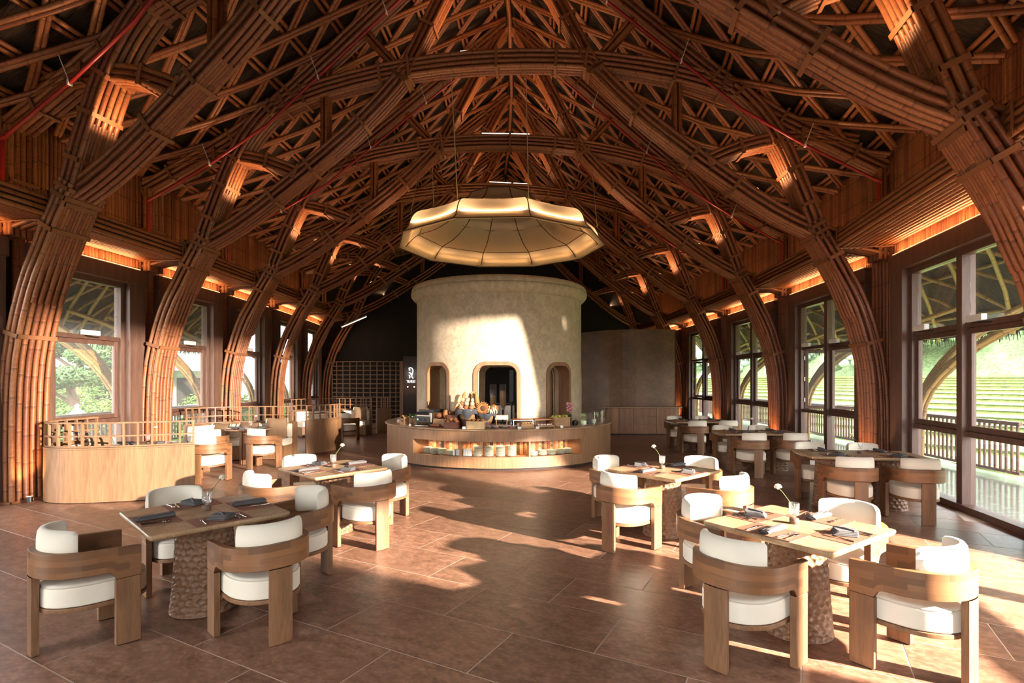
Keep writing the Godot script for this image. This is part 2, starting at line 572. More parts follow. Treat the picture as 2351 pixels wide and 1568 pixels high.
	var meadow := picture(256, 256, func(x: int, y: int):
		var g := 0.80 + 0.25 * wrapped(q1, x, y, 256, 256, 4.0, 4.0) + 0.2 * wrapped(q2, x, y, 256, 256, 0.8, 0.8)
		g = clampf(g, 0.2, 1.0)
		return Color(g, g, g * 0.9))
	M.meadow = tri_mat(Color(0.66, 0.75, 0.48), 0.95, meadow, Vector3(0.12, 0.12, 0.12), null, 0.0, true)
	M.bank = tri_mat(Color(0.58, 0.62, 0.42), 0.95, meadow, Vector3(0.3, 0.5, 0.3), pitted, 4.0, true)
	M.garden = tri_mat(Color(0.36, 0.46, 0.24), 0.95, meadow, Vector3(0.4, 0.4, 0.4), null, 0.0, true)
	M.far_green = tri_mat(Color(0.52, 0.60, 0.46), 0.95, meadow, Vector3(0.05, 0.05, 0.05), null, 0.0, true)
	for k in [M.far_green, M.meadow, M.bank, M.garden, M.gravel]:
		k.metallic_specular = 0.0
	M.trunk = tri_mat(Color(0.42, 0.34, 0.28), 0.9, grain, Vector3(3, 1, 3))
	M.needle = mat(Color(0.42, 0.56, 0.30), 0.8, {"backlight_enabled": true, "backlight": Color(0.5, 0.6, 0.3), "vertex_color_use_as_albedo": true})
	M.granite = mat(Color(0.84, 0.83, 0.80), 0.9)
	M.pale_wall = mat(Color(0.72, 0.74, 0.72), 0.9)

# ---------------------------------------------------------------- view, sky and the large lights
func set_view() -> void:
	var cam := Camera3D.new()
	cam.name = "camera"
	add_child(cam)
	cam.position = Vector3(0, 1.8, 0)
	cam.projection = Camera3D.PROJECTION_FRUSTUM
	cam.near = 0.05
	cam.far = 600.0
	cam.size = 1568.0 / 1244.0 * cam.near
	cam.frustum_offset = Vector2(0.0, 86.0 / 1244.0 * cam.near)
	cam.current = true
	var e := Environment.new()
	e.background_mode = Environment.BG_SKY
	var sm := ProceduralSkyMaterial.new()
	sm.sky_top_color = Color(0.82, 0.85, 0.88)
	sm.sky_horizon_color = Color(0.97, 0.96, 0.94)
	sm.ground_horizon_color = Color(0.80, 0.82, 0.80)
	sm.ground_bottom_color = Color(0.45, 0.45, 0.42)
	sm.sky_energy_multiplier = 1.0
	e.sky = Sky.new()
	e.sky.sky_material = sm
	e.background_energy_multiplier = 17.0
	e.tonemap_mode = Environment.TONE_MAPPER_LINEAR
	e.tonemap_exposure = 1.28
	e.sdfgi_enabled = true
	e.ssao_enabled = true
	e.ssil_enabled = true
	var w := WorldEnvironment.new()
	w.name = "environment"
	w.environment = e
	add_child(w)

# a flash head on a tall stand, out on the terrace by the bay next to the camera: every hard shadow in the hall points away from here
func flash_lamp(at: Vector3, to: Vector3) -> void:
	var o := thing("flash_lamp", "photographer's flash head on a tall stand outside the terrace windows", "lamp", Vector3(at.x, -0.12, at.z))
	var y := at.y + 0.12
	part(o, "pole", rod([Vector3(0, 0.55, 0), Vector3(0, y - 0.1, 0)], 0.02, 8), M.dark_steel)
	for k in 3:
		var a := TAU * k / 3.0
		part(o, "leg", rod([Vector3(0, 0.75, 0), Vector3(sin(a) * 0.6, 0.012, cos(a) * 0.6)], 0.012, 6), M.dark_steel)
	var d := (to - at).normalized()
	var b := Basis.looking_at(d)
	part(o, "housing", bx(Vector3(0.16, 0.16, 0.3), Vector3(0, y, 0) - d * 0.2, 0.02, b), M.black)
	var lens := MB.new()
	lens.ball(Vector3(0, y, 0), Vector3(0.05, 0.05, 0.05), 10, 6)
	part(o, "glowing_bulb", lens.mesh(), M.glow_white)
	var l := SpotLight3D.new()
	l.name = "flash_light"
	o.add_child(l)
	l.position = Vector3(0, y, 0)
	l.basis = b
	l.spot_angle = 28.0
	l.spot_angle_attenuation = 0.3
	l.spot_range = 60.0
	l.spot_attenuation = 2.0
	l.light_energy = 1550.0
	l.light_size = 0.09
	l.light_color = Color(1.0, 0.945, 0.88)
	l.shadow_enabled = true

# ---------------------------------------------------------------- floor
func build_floor() -> void:
	var o := structure("floor", "large brown stone floor tiles with thin pale joints")
	var slab := MB.new()
	for s in 7:
		var a := at_station(s - 1.0, -WALL_U - 0.1, -0.0015)
		var b := at_station(s - 1.0, WALL_U + 0.1, -0.0015)
		var c := at_station(float(s), WALL_U + 0.1, -0.0015)
		var d := at_station(float(s), -WALL_U - 0.1, -0.0015)
		slab.rect(a, b, c, d, Vector3.UP)
		var dn := Vector3(0, -0.12, 0)
		slab.rect(a + dn, b + dn, c + dn, d + dn, Vector3.DOWN)
	part(o, "joint_bed", slab.mesh(), M.grout)
	var ang := deg_to_rad(-28.5)
	var ax := Vector2(cos(ang), sin(ang))
	var ay := Vector2(-sin(ang), cos(ang))
	var tile := bx(Vector3(1.193, 0.03, 0.593), Vector3(0, -0.015, 0), 0.0015)
	var spots := []
	for i in range(-40, 40):
		for j in range(-60, 60):
			var p := Vector2(-0.09, 4.92) + ax * (i * 1.2 + (0.6 if j % 2 != 0 else 0.0)) + ay * (j * 0.6)
			if p.y < -1.0 or p.y > 26.0:
				continue
			if inside(p):
				spots.append(p)
	spots.sort_custom(func(a, b): return a.length() + (0.0 if a.y > 1.2 else 100.0) < b.length() + (0.0 if b.y > 1.2 else 100.0))
	var rest := MB.new()
	for k in spots.size():
		var p: Vector2 = spots[k]
		if k < 300:
			var q := part(o, "tile", tile, M.tile[rng.randi() % 5], V(p.x, 0, p.y))
			q.rotation.y = ang + (PI if rng.randf() < 0.5 else 0.0)
		else:
			rest.box(V(p.x, -0.015, p.y), Vector3(1.193, 0.03, 0.593), Basis(Vector3.UP, ang), 0.003)
	var far := part(o, "far_tiles", rest.mesh(), M.tile[0])
	far.set_meta("kind", "stuff")

func inside(p: Vector2) -> bool:
	for s in range(-1, 6):
		var q := [at_station(s, -WALL_U - 0.25), at_station(s, WALL_U + 0.25), at_station(s + 1.0, WALL_U + 0.25), at_station(s + 1.0, -WALL_U - 0.25)]
		var poly := PackedVector2Array()
		for c in q:
			poly.append(Vector2(c.x, -c.z))
		if Geometry2D.is_point_in_polygon(p, poly):
			return true
	return false

# ---------------------------------------------------------------- long walls, windows, light shelves
func bay_frame(side: int, s: int) -> Array:
	# [origin, basis, length]: x along the wall, y up, z out of the building
	var a := at_station(s, side * WALL_U)
	var b := at_station(s + 1.0, side * WALL_U)
	if side < 0:
		var c := a
		a = b
		b = c
	var x := (b - a).normalized()
	return [a, Basis(x, Vector3.UP, x.cross(Vector3.UP)), (b - a).length()]

func build_walls() -> void:
	var n_window := 0
	var cane := rod([Vector3.ZERO, Vector3(0, 0.5, 0), Vector3(0, 1.0, 0), Vector3(0, 1.5, 0), Vector3(0, 2.25, 0)], 0.034, 7)
	var tall_cane := rod([Vector3.ZERO, Vector3(0, 1.3, 0), Vector3(0, 2.6, 0), Vector3(0, 3.95, 0)], 0.034, 7)
	for side in [-1, 1]:
		var w := structure("wall_left" if side < 0 else "wall_right", "upper wall of upright bamboo canes above the %s windows" % ("garden" if side < 0 else "terrace"))
		var count := 0
		var late := MB.new()
		for s in range(-1, 6):
			var f := bay_frame(side, s)
			var o: Vector3 = f[0]
			var b: Basis = f[1]
			var L: float = f[2]
			var holder := Transform3D(b, o)
			# backing boards
			var back := MB.new()
			back.box(o + b * Vector3(L * 0.5, 4.95, 0.16), Vector3(L + 0.04, 2.3, 0.12), b)
			var xa := L * (0.10 if side > 0 else 0.07)
			for e in [0, 1]:
				var wide := xa
				if side > 0 and s == 0 and e == 1:
					wide = L * 0.015
				back.box(o + b * Vector3(wide * 0.5 if e == 0 else L - wide * 0.5, 1.94, 0.16), Vector3(wide + 0.02, 3.9, 0.12), b)
			if s >= 0:
				part(w, "backing_board", back.mesh(), M.dark_panel)
			if s < 0:
				back.box(o + b * Vector3(L * 0.5, 1.9, 0.16), Vector3(L, 3.85, 0.12), b)
				part(w, "backing_board", back.mesh(), M.dark_panel)
				continue
			var k := int(L / 0.071)
			for i in k:
				var at := o + b * Vector3((i + 0.5) * L / k, 3.86, 0.065 + rng.randf_range(-0.008, 0.008))
				if count < 300:
					count += 1
					var c := part(w, "bamboo_cane", cane, M.wall_bamboo[rng.randi() % 3], at)
					c.rotation.y = rng.randf() * TAU
				else:
					late.tube([at, at + Vector3(0, 1.1, 0), at + Vector3(0, 2.25, 0)], 0.034, 6, rng.randf())
			# canes standing in the recess behind each column
			for e in [0, 1]:
				if s == 0:
					continue
				for i in 4:
					var x0 := (i + 0.5) * xa / 4.0
					var at := o + b * Vector3(x0 if e == 0 else L - x0, 0.0, 0.062)
					var c := part(w, "recess_cane", tall_cane, M.wall_bamboo[rng.randi() % 3], at)
					c.rotation.y = rng.randf() * TAU
		if late.v.size():
			var q := part(w, "far_canes", late.mesh(), M.wall_bamboo[0])
			q.set_meta("kind", "stuff")
	for side in [-1, 1]:
		for s in range(0, 6):
			n_window += 1
			build_window(n_window, side, s)
			build_shelf(side, s)

func build_window(num: int, side: int, s: int) -> void:
	var f := bay_frame(side, s)
	var L: float = f[2]
	var where: String = ["beside the camera", "nearest in view", "second", "third", "fourth", "fifth"][s]
	var o := structure("window_%d" % num, "dark wood window with transom and rail, %s on the %s side" % [where, "garden" if side < 0 else "terrace"])
	o.transform = Transform3D(f[1], f[0])
	var xa := L * (0.10 if side > 0 else 0.07)
	var xb := L - xa
	var x1 := L * (0.21 if side > 0 else 0.25)
	var x2 := L - x1
	if side > 0 and s == 0:
		xa = L * 0.06
		xb = L * 0.985
		x1 = L * 0.16
		x2 = L * 0.955
	var zg := 0.13
	part(o, "header", bx(Vector3(xb - xa + 0.06, 0.28, 0.26), Vector3((xa + xb) / 2, 3.73, 0.045), 0.01), M.dark_beam)
	part(o, "head_board", bx(Vector3(x2 - x1 + 0.2, 0.10, 0.14), Vector3((x1 + x2) / 2, 3.545, 0.11), 0.006), M.dark_beam)
	for e in [0, 1]:
		var a := xa if e == 0 else x2 + 0.09
		var c := x1 - 0.09 if e == 0 else xb
		part(o, "post", bx(Vector3(c - a, 3.6, 0.24), Vector3((a + c) / 2, 1.8, 0.055), 0.01), M.dark_wood)
		part(o, "jamb", bx(Vector3(0.09, 3.5, 0.14), Vector3(x1 - 0.045 if e == 0 else x2 + 0.045, 1.75, 0.11), 0.006), M.dark_wood)
	part(o, "sill", bx(Vector3(x2 - x1 + 0.18, 0.09, 0.2), Vector3((x1 + x2) / 2, 0.045, 0.09), 0.008), M.dark_beam)
	part(o, "transom", bx(Vector3(x2 - x1, 0.075, 0.12), Vector3((x1 + x2) / 2, 2.53, zg), 0.006), M.dark_beam)
	part(o, "rail", bx(Vector3(x2 - x1, 0.075, 0.13), Vector3((x1 + x2) / 2, 1.05, zg), 0.006), M.dark_beam)
	var cells := []
	if side > 0:
		part(o, "mullion", bx(Vector3(0.13, 3.5, 0.17), Vector3((x1 + x2) / 2, 1.75, zg - 0.02), 0.006), M.dark_wood)
		cells = [[x1, (x1 + x2) / 2 - 0.065], [(x1 + x2) / 2 + 0.065, x2]]
	else:
		cells = [[x1, x2]]
	for c in cells:
		var x: float = (c[0] + c[1]) * 0.5
		var wd: float = c[1] - c[0]
		part(o, "pane", bx(Vector3(wd, 0.93, 0.006), Vector3(x, 3.03, zg), 0.0), M.glass)
		part(o, "pane", bx(Vector3(wd, 0.92, 0.006), Vector3(x, 0.55, zg), 0.0), M.glass)
		# the opening sash between rail and transom
		var sash := node(o, "sash")
		var open := 0.0
		var hinge: float = c[1]
		if side > 0 and ((s == 2 and c == cells[1]) or (s == 4 and c == cells[1])):
			open = deg_to_rad(58.0 if s == 2 else 35.0)
		sash.position = Vector3(hinge, 0, zg)
		sash.rotation.y = open
		for e in [0, 1]:
			part(sash, "stile", bx(Vector3(0.075, 1.40, 0.06), Vector3(-0.038 if e == 0 else -wd + 0.038, 1.79, 0), 0.004), M.dark_wood)
			part(sash, "sash_rail", bx(Vector3(wd - 0.15, 0.075, 0.06), Vector3(-wd / 2, 1.128 if e == 0 else 2.452, 0), 0.004), M.dark_beam)
		part(sash, "pane", bx(Vector3(wd - 0.14, 1.26, 0.006), Vector3(-wd / 2, 1.79, 0), 0.0), M.glass)
		if open != 0.0:
			for y in [1.3, 1.8, 2.3]:
				part(sash, "hinge", bx(Vector3(0.03, 0.1, 0.07), Vector3(0.0, y, 0), 0.003), M.white_metal)
		var cl := node(o, "closer")
		part(cl, "closer_box", bx(Vector3(0.34, 0.085, 0.07), Vector3(c[1] - 0.3 if side > 0 else x, 2.60, zg - 0.10), 0.006), M.white_metal)
		part(cl, "closer_arm", rod([Vector3(c[1] - 0.2 if side > 0 else x + 0.1, 2.545, zg - 0.1), Vector3(c[1] - 0.55 if side > 0 else x - 0.2, 2.53, zg - 0.06)], 0.009, 6), M.black)

func build_shelf(side: int, s: int) -> void:
	var f := bay_frame(side, s)
	var L: float = f[2]
	var where: String = ["beside the camera", "nearest in view", "second", "third", "fourth", "fifth"][s]
	var o := thing("bamboo_light_shelf", "bamboo cane shelf above the %s window on the %s side" % [where, "garden" if side < 0 else "terrace"], "light shelf", Vector3.ZERO, 0.0, "bamboo shelves above the windows")
	o.transform = Transform3D(f[1], f[0])
	var x0 := L * 0.055
	var x1 := L * 0.945
	var pts := []
	for i in 6:
		pts.append(Vector3(lerpf(x0, x1, i / 5.0), 0, 0))
	for i in 10:
		var m := rod(pts, 0.034, 8, rng.randf() * 3.0)
		part(o, "cane", m, M.bamboo[rng.randi() % 3], Vector3(0, 4.12, -0.02 - i * 0.082))
	for i in 4:
		var m := rod(pts, 0.034, 8, rng.randf() * 3.0)
		part(o, "cane", m, M.bamboo[rng.randi() % 3], Vector3(0, 4.14 + i * 0.078, -0.835))
	part(o, "core", bx(Vector3(x1 - x0 - 0.04, 0.22, 0.78), Vector3(L / 2, 4.28, -0.40), 0.0), M.dark_panel)
	for e in [0.04, 0.96]:
		part(o, "tie", bx(Vector3(0.03, 0.012, 0.86), Vector3(lerpf(x0, x1, e), 4.078, -0.40), 0.0), M.strap)
		part(o, "tie", bx(Vector3(0.03, 0.36, 0.012), Vector3(lerpf(x0, x1, e), 4.26, -0.878), 0.0), M.strap)
	# the line of light on top of the window header
	var lamp := thing("light_strip", "warm light strip on the header of the %s window on the %s side" % [where, "garden" if side < 0 else "terrace"], "lamp", Vector3.ZERO, 0.0, "light strips on the window headers")
	lamp.transform = Transform3D(f[1], f[0])
	var len := L * 0.76
	part(lamp, "channel", bx(Vector3(len, 0.012, 0.03), Vector3(L / 2, 3.878, -0.055), 0.0), M.white_metal)
	part(lamp, "glowing_strip", bx(Vector3(len, 0.01, 0.018), Vector3(L / 2, 3.889, -0.055), 0.0), M.glow)
	var l := AreaLight3D.new()
	l.name = "strip_light"
	lamp.add_child(l)
	l.area_size = Vector2(len, 0.02)
	l.position = Vector3(L / 2, 3.90, -0.055)
	l.rotation = Vector3(PI / 2, 0, 0)
	l.light_energy = STRIP * L / 4.0
	l.light_color = Color(1.0, 0.76, 0.52)
	l.area_range = 30.0
	l.shadow_enabled = true
	# and a second line on top of the shelf, washing the canes above
	part(lamp, "upper_channel", bx(Vector3(len, 0.012, 0.03), Vector3(L / 2, 4.40, -0.52), 0.0), M.white_metal)
	part(lamp, "upper_glowing_strip", bx(Vector3(len, 0.008, 0.018), Vector3(L / 2, 4.41, -0.52), 0.0), M.glow)
	var u: AreaLight3D = l.duplicate()
	u.name = "upper_strip_light"
	lamp.add_child(u)
	u.position = Vector3(L / 2, 4.42, -0.52)
	u.light_energy = SHELF_LIGHT * L / 4.0

# ---------------------------------------------------------------- roof
func build_roof() -> void:
	var o := structure("ceiling", "dark thatch over a lattice of bamboo canes")
	var us := [-7.4, -6.3, -5.2, -4.1, -3.0, -1.5, 0.0, 1.5, 3.0, 4.1, 5.2, 6.3, 7.4]
	var q := MB.new()
	for top in [0.0, 0.3]:
		for side in [-1, 1]:
			var first := q.v.size()
			var cols := [0.0, 0.8, 1.6, 2.4, 3.3, 4.0, 4.6, 5.1, 5.65, 6.3, 7.0, 7.4]
			for s in 15:
				var st := -1.0 + s * 0.5
				var run := 0.0
				var last := Vector3.ZERO
				for i in cols.size():
					var p := roof_at(st, side * cols[i]) + Vector3(0, top, 0)
					if i > 0:
						run += (p - last).length()
					last = p
					q.add(p, Vector3(side * 0.5, 0.8, 0) * (1.0 if top > 0.0 else -1.0), Vector2(st * 1.6 + side * 0.3, run * 0.45))
			var m := cols.size()
			for s in 14:
				for i in m - 1:
					var a := first + s * m + i
					q.quad(a, a + 1, a + m + 1, a + m)
			q.smooth(first)
	part(o, "thatch", q.mesh(), M.thatch)
	# lattice of double canes under the straw
	var below := 0.10
	for side in [-1, 1]:
		for k in 11:
			var u: float = [0.35, 1.05, 1.7, 2.35, 2.95, 3.55, 4.15, 4.75, 5.4, 6.05, 6.65][k]
			for e in [-1, 1]:
				var pts := []
				for s in 13:
					pts.append(roof_at(s * 0.5, side * (u + e * 0.042), below))
				part(o, "purlin", rod(pts, 0.036, 6, rng.randf() * 3.0), M.bamboo[rng.randi() % 3])
		for lean in [-1, 1]:
			for k in 37:
				var s0 := -1.3 + k * 0.215
				for e in [-1, 1]:
					var pts := []
					for i in 9:
						var x := i / 8.0
						var u := lerpf(6.85, 0.1, x)
						var s: float = s0 + (x if lean > 0 else 1.0 - x) * 1.25 + e * 0.013
						if s < -0.05 or s > 6.0:
							continue
						pts.append(roof_at(s, side * u, below + 0.062 + (0.06 if lean > 0 else 0.0)))
					if pts.size() > 1:
						part(o, "diagonal_cane", rod(pts, 0.035, 6, rng.randf() * 3.0), M.bamboo[rng.randi() % 3])
	part(o, "ridge_pole", rod([roof_at(0, 0, 0.2), roof_at(1, 0, 0.2), roof_at(2, 0, 0.2), roof_at(3, 0, 0.2), roof_at(4, 0, 0.2), roof_at(5, 0, 0.2), roof_at(6, 0, 0.2)], 0.06, 8), M.bamboo[0])
	# end walls
	for e in [0, 1]:
		var w := structure("wall_back" if e == 0 else "wall_front", "dark end wall of the hall" if e == 0 else "end wall behind the camera")
		var st := 6.0 if e == 0 else -1.0
		var d := MB.new()
		var line := []
		for i in range(-7, 8):
			line.append(float(i))
		var low := 0.0 if e == 0 else 3.9
		for k in 2:
			var off := Vector3(0, 0, -0.15 * k)
			for i in line.size() - 1:
				var a := at_station(st, line[i], low) + off
				var b := at_station(st, line[i + 1], low) + off
				var c := roof_at(st, line[i + 1]) + off
				var g := roof_at(st, line[i]) + off
				d.rect(a, b, c, g, Vector3(0, 0, 1 if k == 0 else -1))
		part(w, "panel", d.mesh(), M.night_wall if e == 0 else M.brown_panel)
		if e == 1:
			# the end behind the camera: boarded, with two glazed doors
			var x := (at_station(st, 1.0) - at_station(st, 0.0)).normalized()
			var bs := Basis(x, Vector3.UP, x.cross(Vector3.UP))
			for i in 8:
				var u := -6.86 + i * 1.96
				part(w, "post", bx(Vector3(0.16, 3.9, 0.2), at_station(st, u, 1.95), 0.01, bs), M.dark_wood)
				if i < 7:
					var wide := (at_station(st, u + 1.96) - at_station(st, u)).length() - 0.16
					if i % 3 != 1:
						part(w, "board", bx(Vector3(wide, 3.9, 0.08), at_station(st, u + 0.98, 1.95), 0.0, bs), M.brown_panel)
						continue
					part(w, "pane", bx(Vector3(wide, 3.8, 0.008), at_station(st, u + 0.98, 1.9), 0.0, bs), M.glass)
					part(w, "transom", bx(Vector3(wide, 0.09, 0.12), at_station(st, u + 0.98, 2.53), 0.006, bs), M.dark_wood)

# ---------------------------------------------------------------- bamboo frames
func bundle(parent: Node3D, called: String, path: Array, mirror: int, nw: int, nh: int, sw: float, sh: float, r: float, skip_inner := true, sides := 8) -> Node3D:
	# canes side by side along a path in the plane of the frame (x across, y up); nw canes across the plane, nh within it
	var o := node(parent, called)
	for i in nw:
		for j in nh:
			if skip_inner and i > 0 and i < nw - 1 and j > 0 and j < nh - 1:
				continue
			var pts := []
			var ei := rng.randf_range(-0.004, 0.004)
			for k in path.size():
				var d: Vector2 = (path[mini(k + 1, path.size() - 1)] - path[maxi(k - 1, 0)]).normalized()
				var p: Vector2 = path[k] + Vector2(-d.y, d.x) * (j - (nh - 1) * 0.5) * sh
				pts.append(Vector3(p.x * mirror, p.y, (i - (nw - 1) * 0.5) * sw + ei))
			part(o, "cane", rod(pts, r * rng.randf_range(0.94, 1.05), sides, rng.randf() * 3.0), M.bamboo[rng.randi() % 3])
	return o

func strap(parent: Node3D, p: Vector2, d: Vector2, mirror: int, w: float, h: float, wide := 0.05) -> void:
	d = d.normalized()
	var q := MB.new()
	var b := Basis(Vector3(d.x * mirror, d.y, 0), Vector3(-d.y * mirror, d.x, 0), Vector3(0, 0, mirror))
	var c := Vector3(p.x * mirror, p.y, 0)
	for e in [-1, 1]:
		q.box(c + b * Vector3(0, e * h * 0.5, 0), Vector3(wide, 0.012, w + 0.012), b)
		q.box(c + b * Vector3(0, 0, e * w * 0.5), Vector3(wide, h + 0.012, 0.012), b)
	part(parent, "strap", q.mesh(), M.strap)

func straps(parent: Node3D, path: Array, mirror: int, w: float, h: float, at: Array, wide := 0.05) -> void:
	for x in at:
		var k := clampi(int(x * (path.size() - 1)), 0, path.size() - 2)
		strap(parent, path[k], path[k + 1] - path[k], mirror, w, h, wide)

func make_frame() -> Node3D:
	var o := thing("bamboo_truss", "", "roof truss", Vector3.ZERO, 0.0, "curved bamboo trusses across the hall")
	for m in [-1, 1]:
		var col := spline([Vector2(6.73, 0.0), Vector2(6.74, 1.0), Vector2(6.67, 2.1), Vector2(6.40, 3.08), Vector2(6.06, 3.78), Vector2(5.8, 4.26), Vector2(5.62, 4.58)], 3)
		var c := bundle(o, "column", col, m, 6, 3, 0.094, 0.10, 0.036)
		straps(c, col, m, 0.56, 0.29, [0.05, 0.42, 0.76, 0.90, 0.99], 0.06)
		# short canes that fill the gaps where the column meets the rafter
		var knee := spline([Vector2(6.40, 2.95), Vector2(6.08, 3.74), Vector2(5.80, 4.26), Vector2(5.66, 4.52)], 3)
		for j in [-1, 1]:
			for i in 5:
				var pts := []
				for p in knee:
					pts.append(Vector3((p.x + j * 0.093) * m, p.y + j * 0.052, (i - 2) * 0.094))
				part(c, "filler_cane", rod(pts, 0.030, 7, rng.randf() * 3.0), M.bamboo[rng.randi() % 3])
		var limb := spline([Vector2(5.78, 4.30), Vector2(5.42, 5.25), Vector2(5.07, 6.05), Vector2(4.70, 6.62), Vector2(4.27, 7.06)], 3)
		c = bundle(o, "upper_limb", limb, m, 5, 3, 0.094, 0.105, 0.037)
		straps(c, limb, m, 0.47, 0.30, [0.05, 0.2, 0.34, 0.52, 0.98], 0.06)
		for j in [-1, 1]:
			for i in 4:
				part(c, "filler_cane", rod([Vector3((5.70 + j * 0.11) * m, 4.52 + j * 0.04, (i - 1.5) * 0.094), Vector3((5.52 + j * 0.11) * m, 5.0 + j * 0.04, (i - 1.5) * 0.094), Vector3((5.36 + j * 0.11) * m, 5.42 + j * 0.04, (i - 1.5) * 0.094)], 0.030, 7), M.bamboo[rng.randi() % 3])
		var raft := spline([Vector2(7.12, 4.06), Vector2(6.0, 4.33), Vector2(5.03, 4.80), Vector2(3.96, 5.565), Vector2(2.87, 6.43), Vector2(2.15, 7.12), Vector2(1.72, 7.60)], 3)
		c = bundle(o, "curved_rafter", raft, m, 4, 3, 0.100, 0.104, 0.036)
		straps(c, raft, m, 0.40, 0.32, [0.22, 0.48, 0.60, 0.74, 0.95], 0.06)
		for j in [-1, 1]:
			for i in 3:
				var pts := []
				for k in range(8, 12):
					var d: Vector2 = (raft[k + 1] - raft[k - 1]).normalized()
					var p: Vector2 = raft[k] + Vector2(-d.y, d.x) * j * 0.10
					pts.append(Vector3(p.x * m, p.y, (i - 1) * 0.10))
				part(c, "filler_cane", rod(pts, 0.031, 7, rng.randf()), M.bamboo[rng.randi() % 3])
		var top := [Vector2(1.80, 7.48), Vector2(1.3, 8.45), Vector2(0.75, 9.52), Vector2(0.22, 10.55)]
		c = bundle(o, "upper_rafter", top, m, 4, 3, 0.09, 0.1, 0.036)
		straps(c, top, m, 0.4, 0.32, [0.05, 0.5, 0.95])
		var slope := spline([Vector2(6.92, 5.50), Vector2(5.65, 6.17), Vector2(4.6, 6.80), Vector2(3.3, 7.88), Vector2(1.7, 9.28), Vector2(0.12, 10.66)], 2)
		c = bundle(o, "roof_rafter", slope, m, 4, 3, 0.092, 0.1, 0.037)
		straps(c, slope, m, 0.38, 0.32, [0.06, 0.12, 0.3, 0.55, 0.8, 0.98])
		var wall_post := [Vector2(6.80, 3.9), Vector2(6.80, 4.7), Vector2(6.80, 5.5)]
		c = bundle(o, "wall_post", wall_post, m, 5, 2, 0.08, 0.08, 0.038)
		straps(c, wall_post, m, 0.42, 0.18, [0.6])
		var tie := spline([Vector2(3.82, 5.74), Vector2(4.4, 5.97), Vector2(5.07, 6.10), Vector2(5.8, 6.10), Vector2(6.4, 6.0)], 2)
		c = bundle(o, "tie", tie, m, 4, 3, 0.09, 0.09, 0.037)
		straps(c, tie, m, 0.40, 0.29, [0.12, 0.35, 0.7])
		var post := [Vector2(3.30, 6.25), Vector2(3.30, 7.0), Vector2(3.28, 7.75)]
		bundle(o, "post", post, m, 3, 2, 0.085, 0.085, 0.038)
		var strut := [Vector2(2.85, 8.15), Vector2(2.35, 7.98), Vector2(1.85, 7.75)]
		bundle(o, "strut", [Vector2(2.55, 8.45), Vector2(2.2, 8.05), Vector2(1.9, 7.72)], m, 3, 2, 0.085, 0.085, 0.038)
	var collar := spline([Vector2(-4.35, 6.98), Vector2(-3.26, 7.36), Vector2(-1.65, 7.66), Vector2(0, 7.75), Vector2(1.65, 7.66), Vector2(3.26, 7.36), Vector2(4.35, 6.98)], 3)
	var cc := bundle(o, "collar", collar, 1, 4, 4, 0.09, 0.09, 0.036)
	straps(cc, collar, 1, 0.40, 0.38, [0.06, 0.16, 0.3, 0.36, 0.5, 0.62, 0.7, 0.84, 0.95])
	return o

func build_frames() -> void:
	var proto := make_frame()
	var names := ["first curved bamboo truss, its thick columns at both edges of the photo", "second bamboo truss, its collar carrying the pendant's wires", "third bamboo truss, above the plaster tower", "fourth bamboo truss, behind the plaster tower", "fifth bamboo truss, near the far end", "sixth bamboo truss, at the dark end wall"]
	for i in 6:
		var o: Node3D = proto if i == 0 else proto.duplicate()
		if i > 0:
			o.name = numbered("bamboo_truss")
			add_child(o)
		o.set_meta("label", names[i])
		var mid: Vector2 = MID[i + 2]
		var half: Vector2 = HALF[i + 2]
		var b := Basis(Vector3.UP, atan2(half.y, half.x)).scaled_local(Vector3(half.length() / 5.98, 1, 1))
		o.transform = Transform3D(b, V(mid.x, 0, mid.y))
		frame_lamps(i, o.transform)
		for m in [-1, 1]:
			if i < 4:
				sprinkler_pipe(i, m, o.transform)

func uplight(label: String, at: Vector3, to: Vector3, energy: float, angle := 50.0) -> void:
	var o := thing("uplight", label, "lamp", at, 0.0, "small spotlights on the bamboo frames")
	var d := (to - at).normalized()
	var b := Basis.looking_at(d, Vector3.RIGHT if absf(d.y) > 0.95 else Vector3.UP)
	part(o, "housing", rod([-d * 0.09, -d * 0.012], 0.04, 10), M.black)
	part(o, "lens_glow", rod([-d * 0.012, -d * 0.004], 0.034, 10), M.glow)
	var l := SpotLight3D.new()
	l.name = "spot_light"
	o.add_child(l)
	l.basis = b
	l.position = d * 0.01
	l.spot_angle = angle
	l.spot_angle_attenuation = 0.6
	l.spot_range = 30.0
	l.light_energy = energy
	l.light_color = Color(1.0, 0.79, 0.58)
	l.light_size = 0.03
	l.shadow_enabled = true

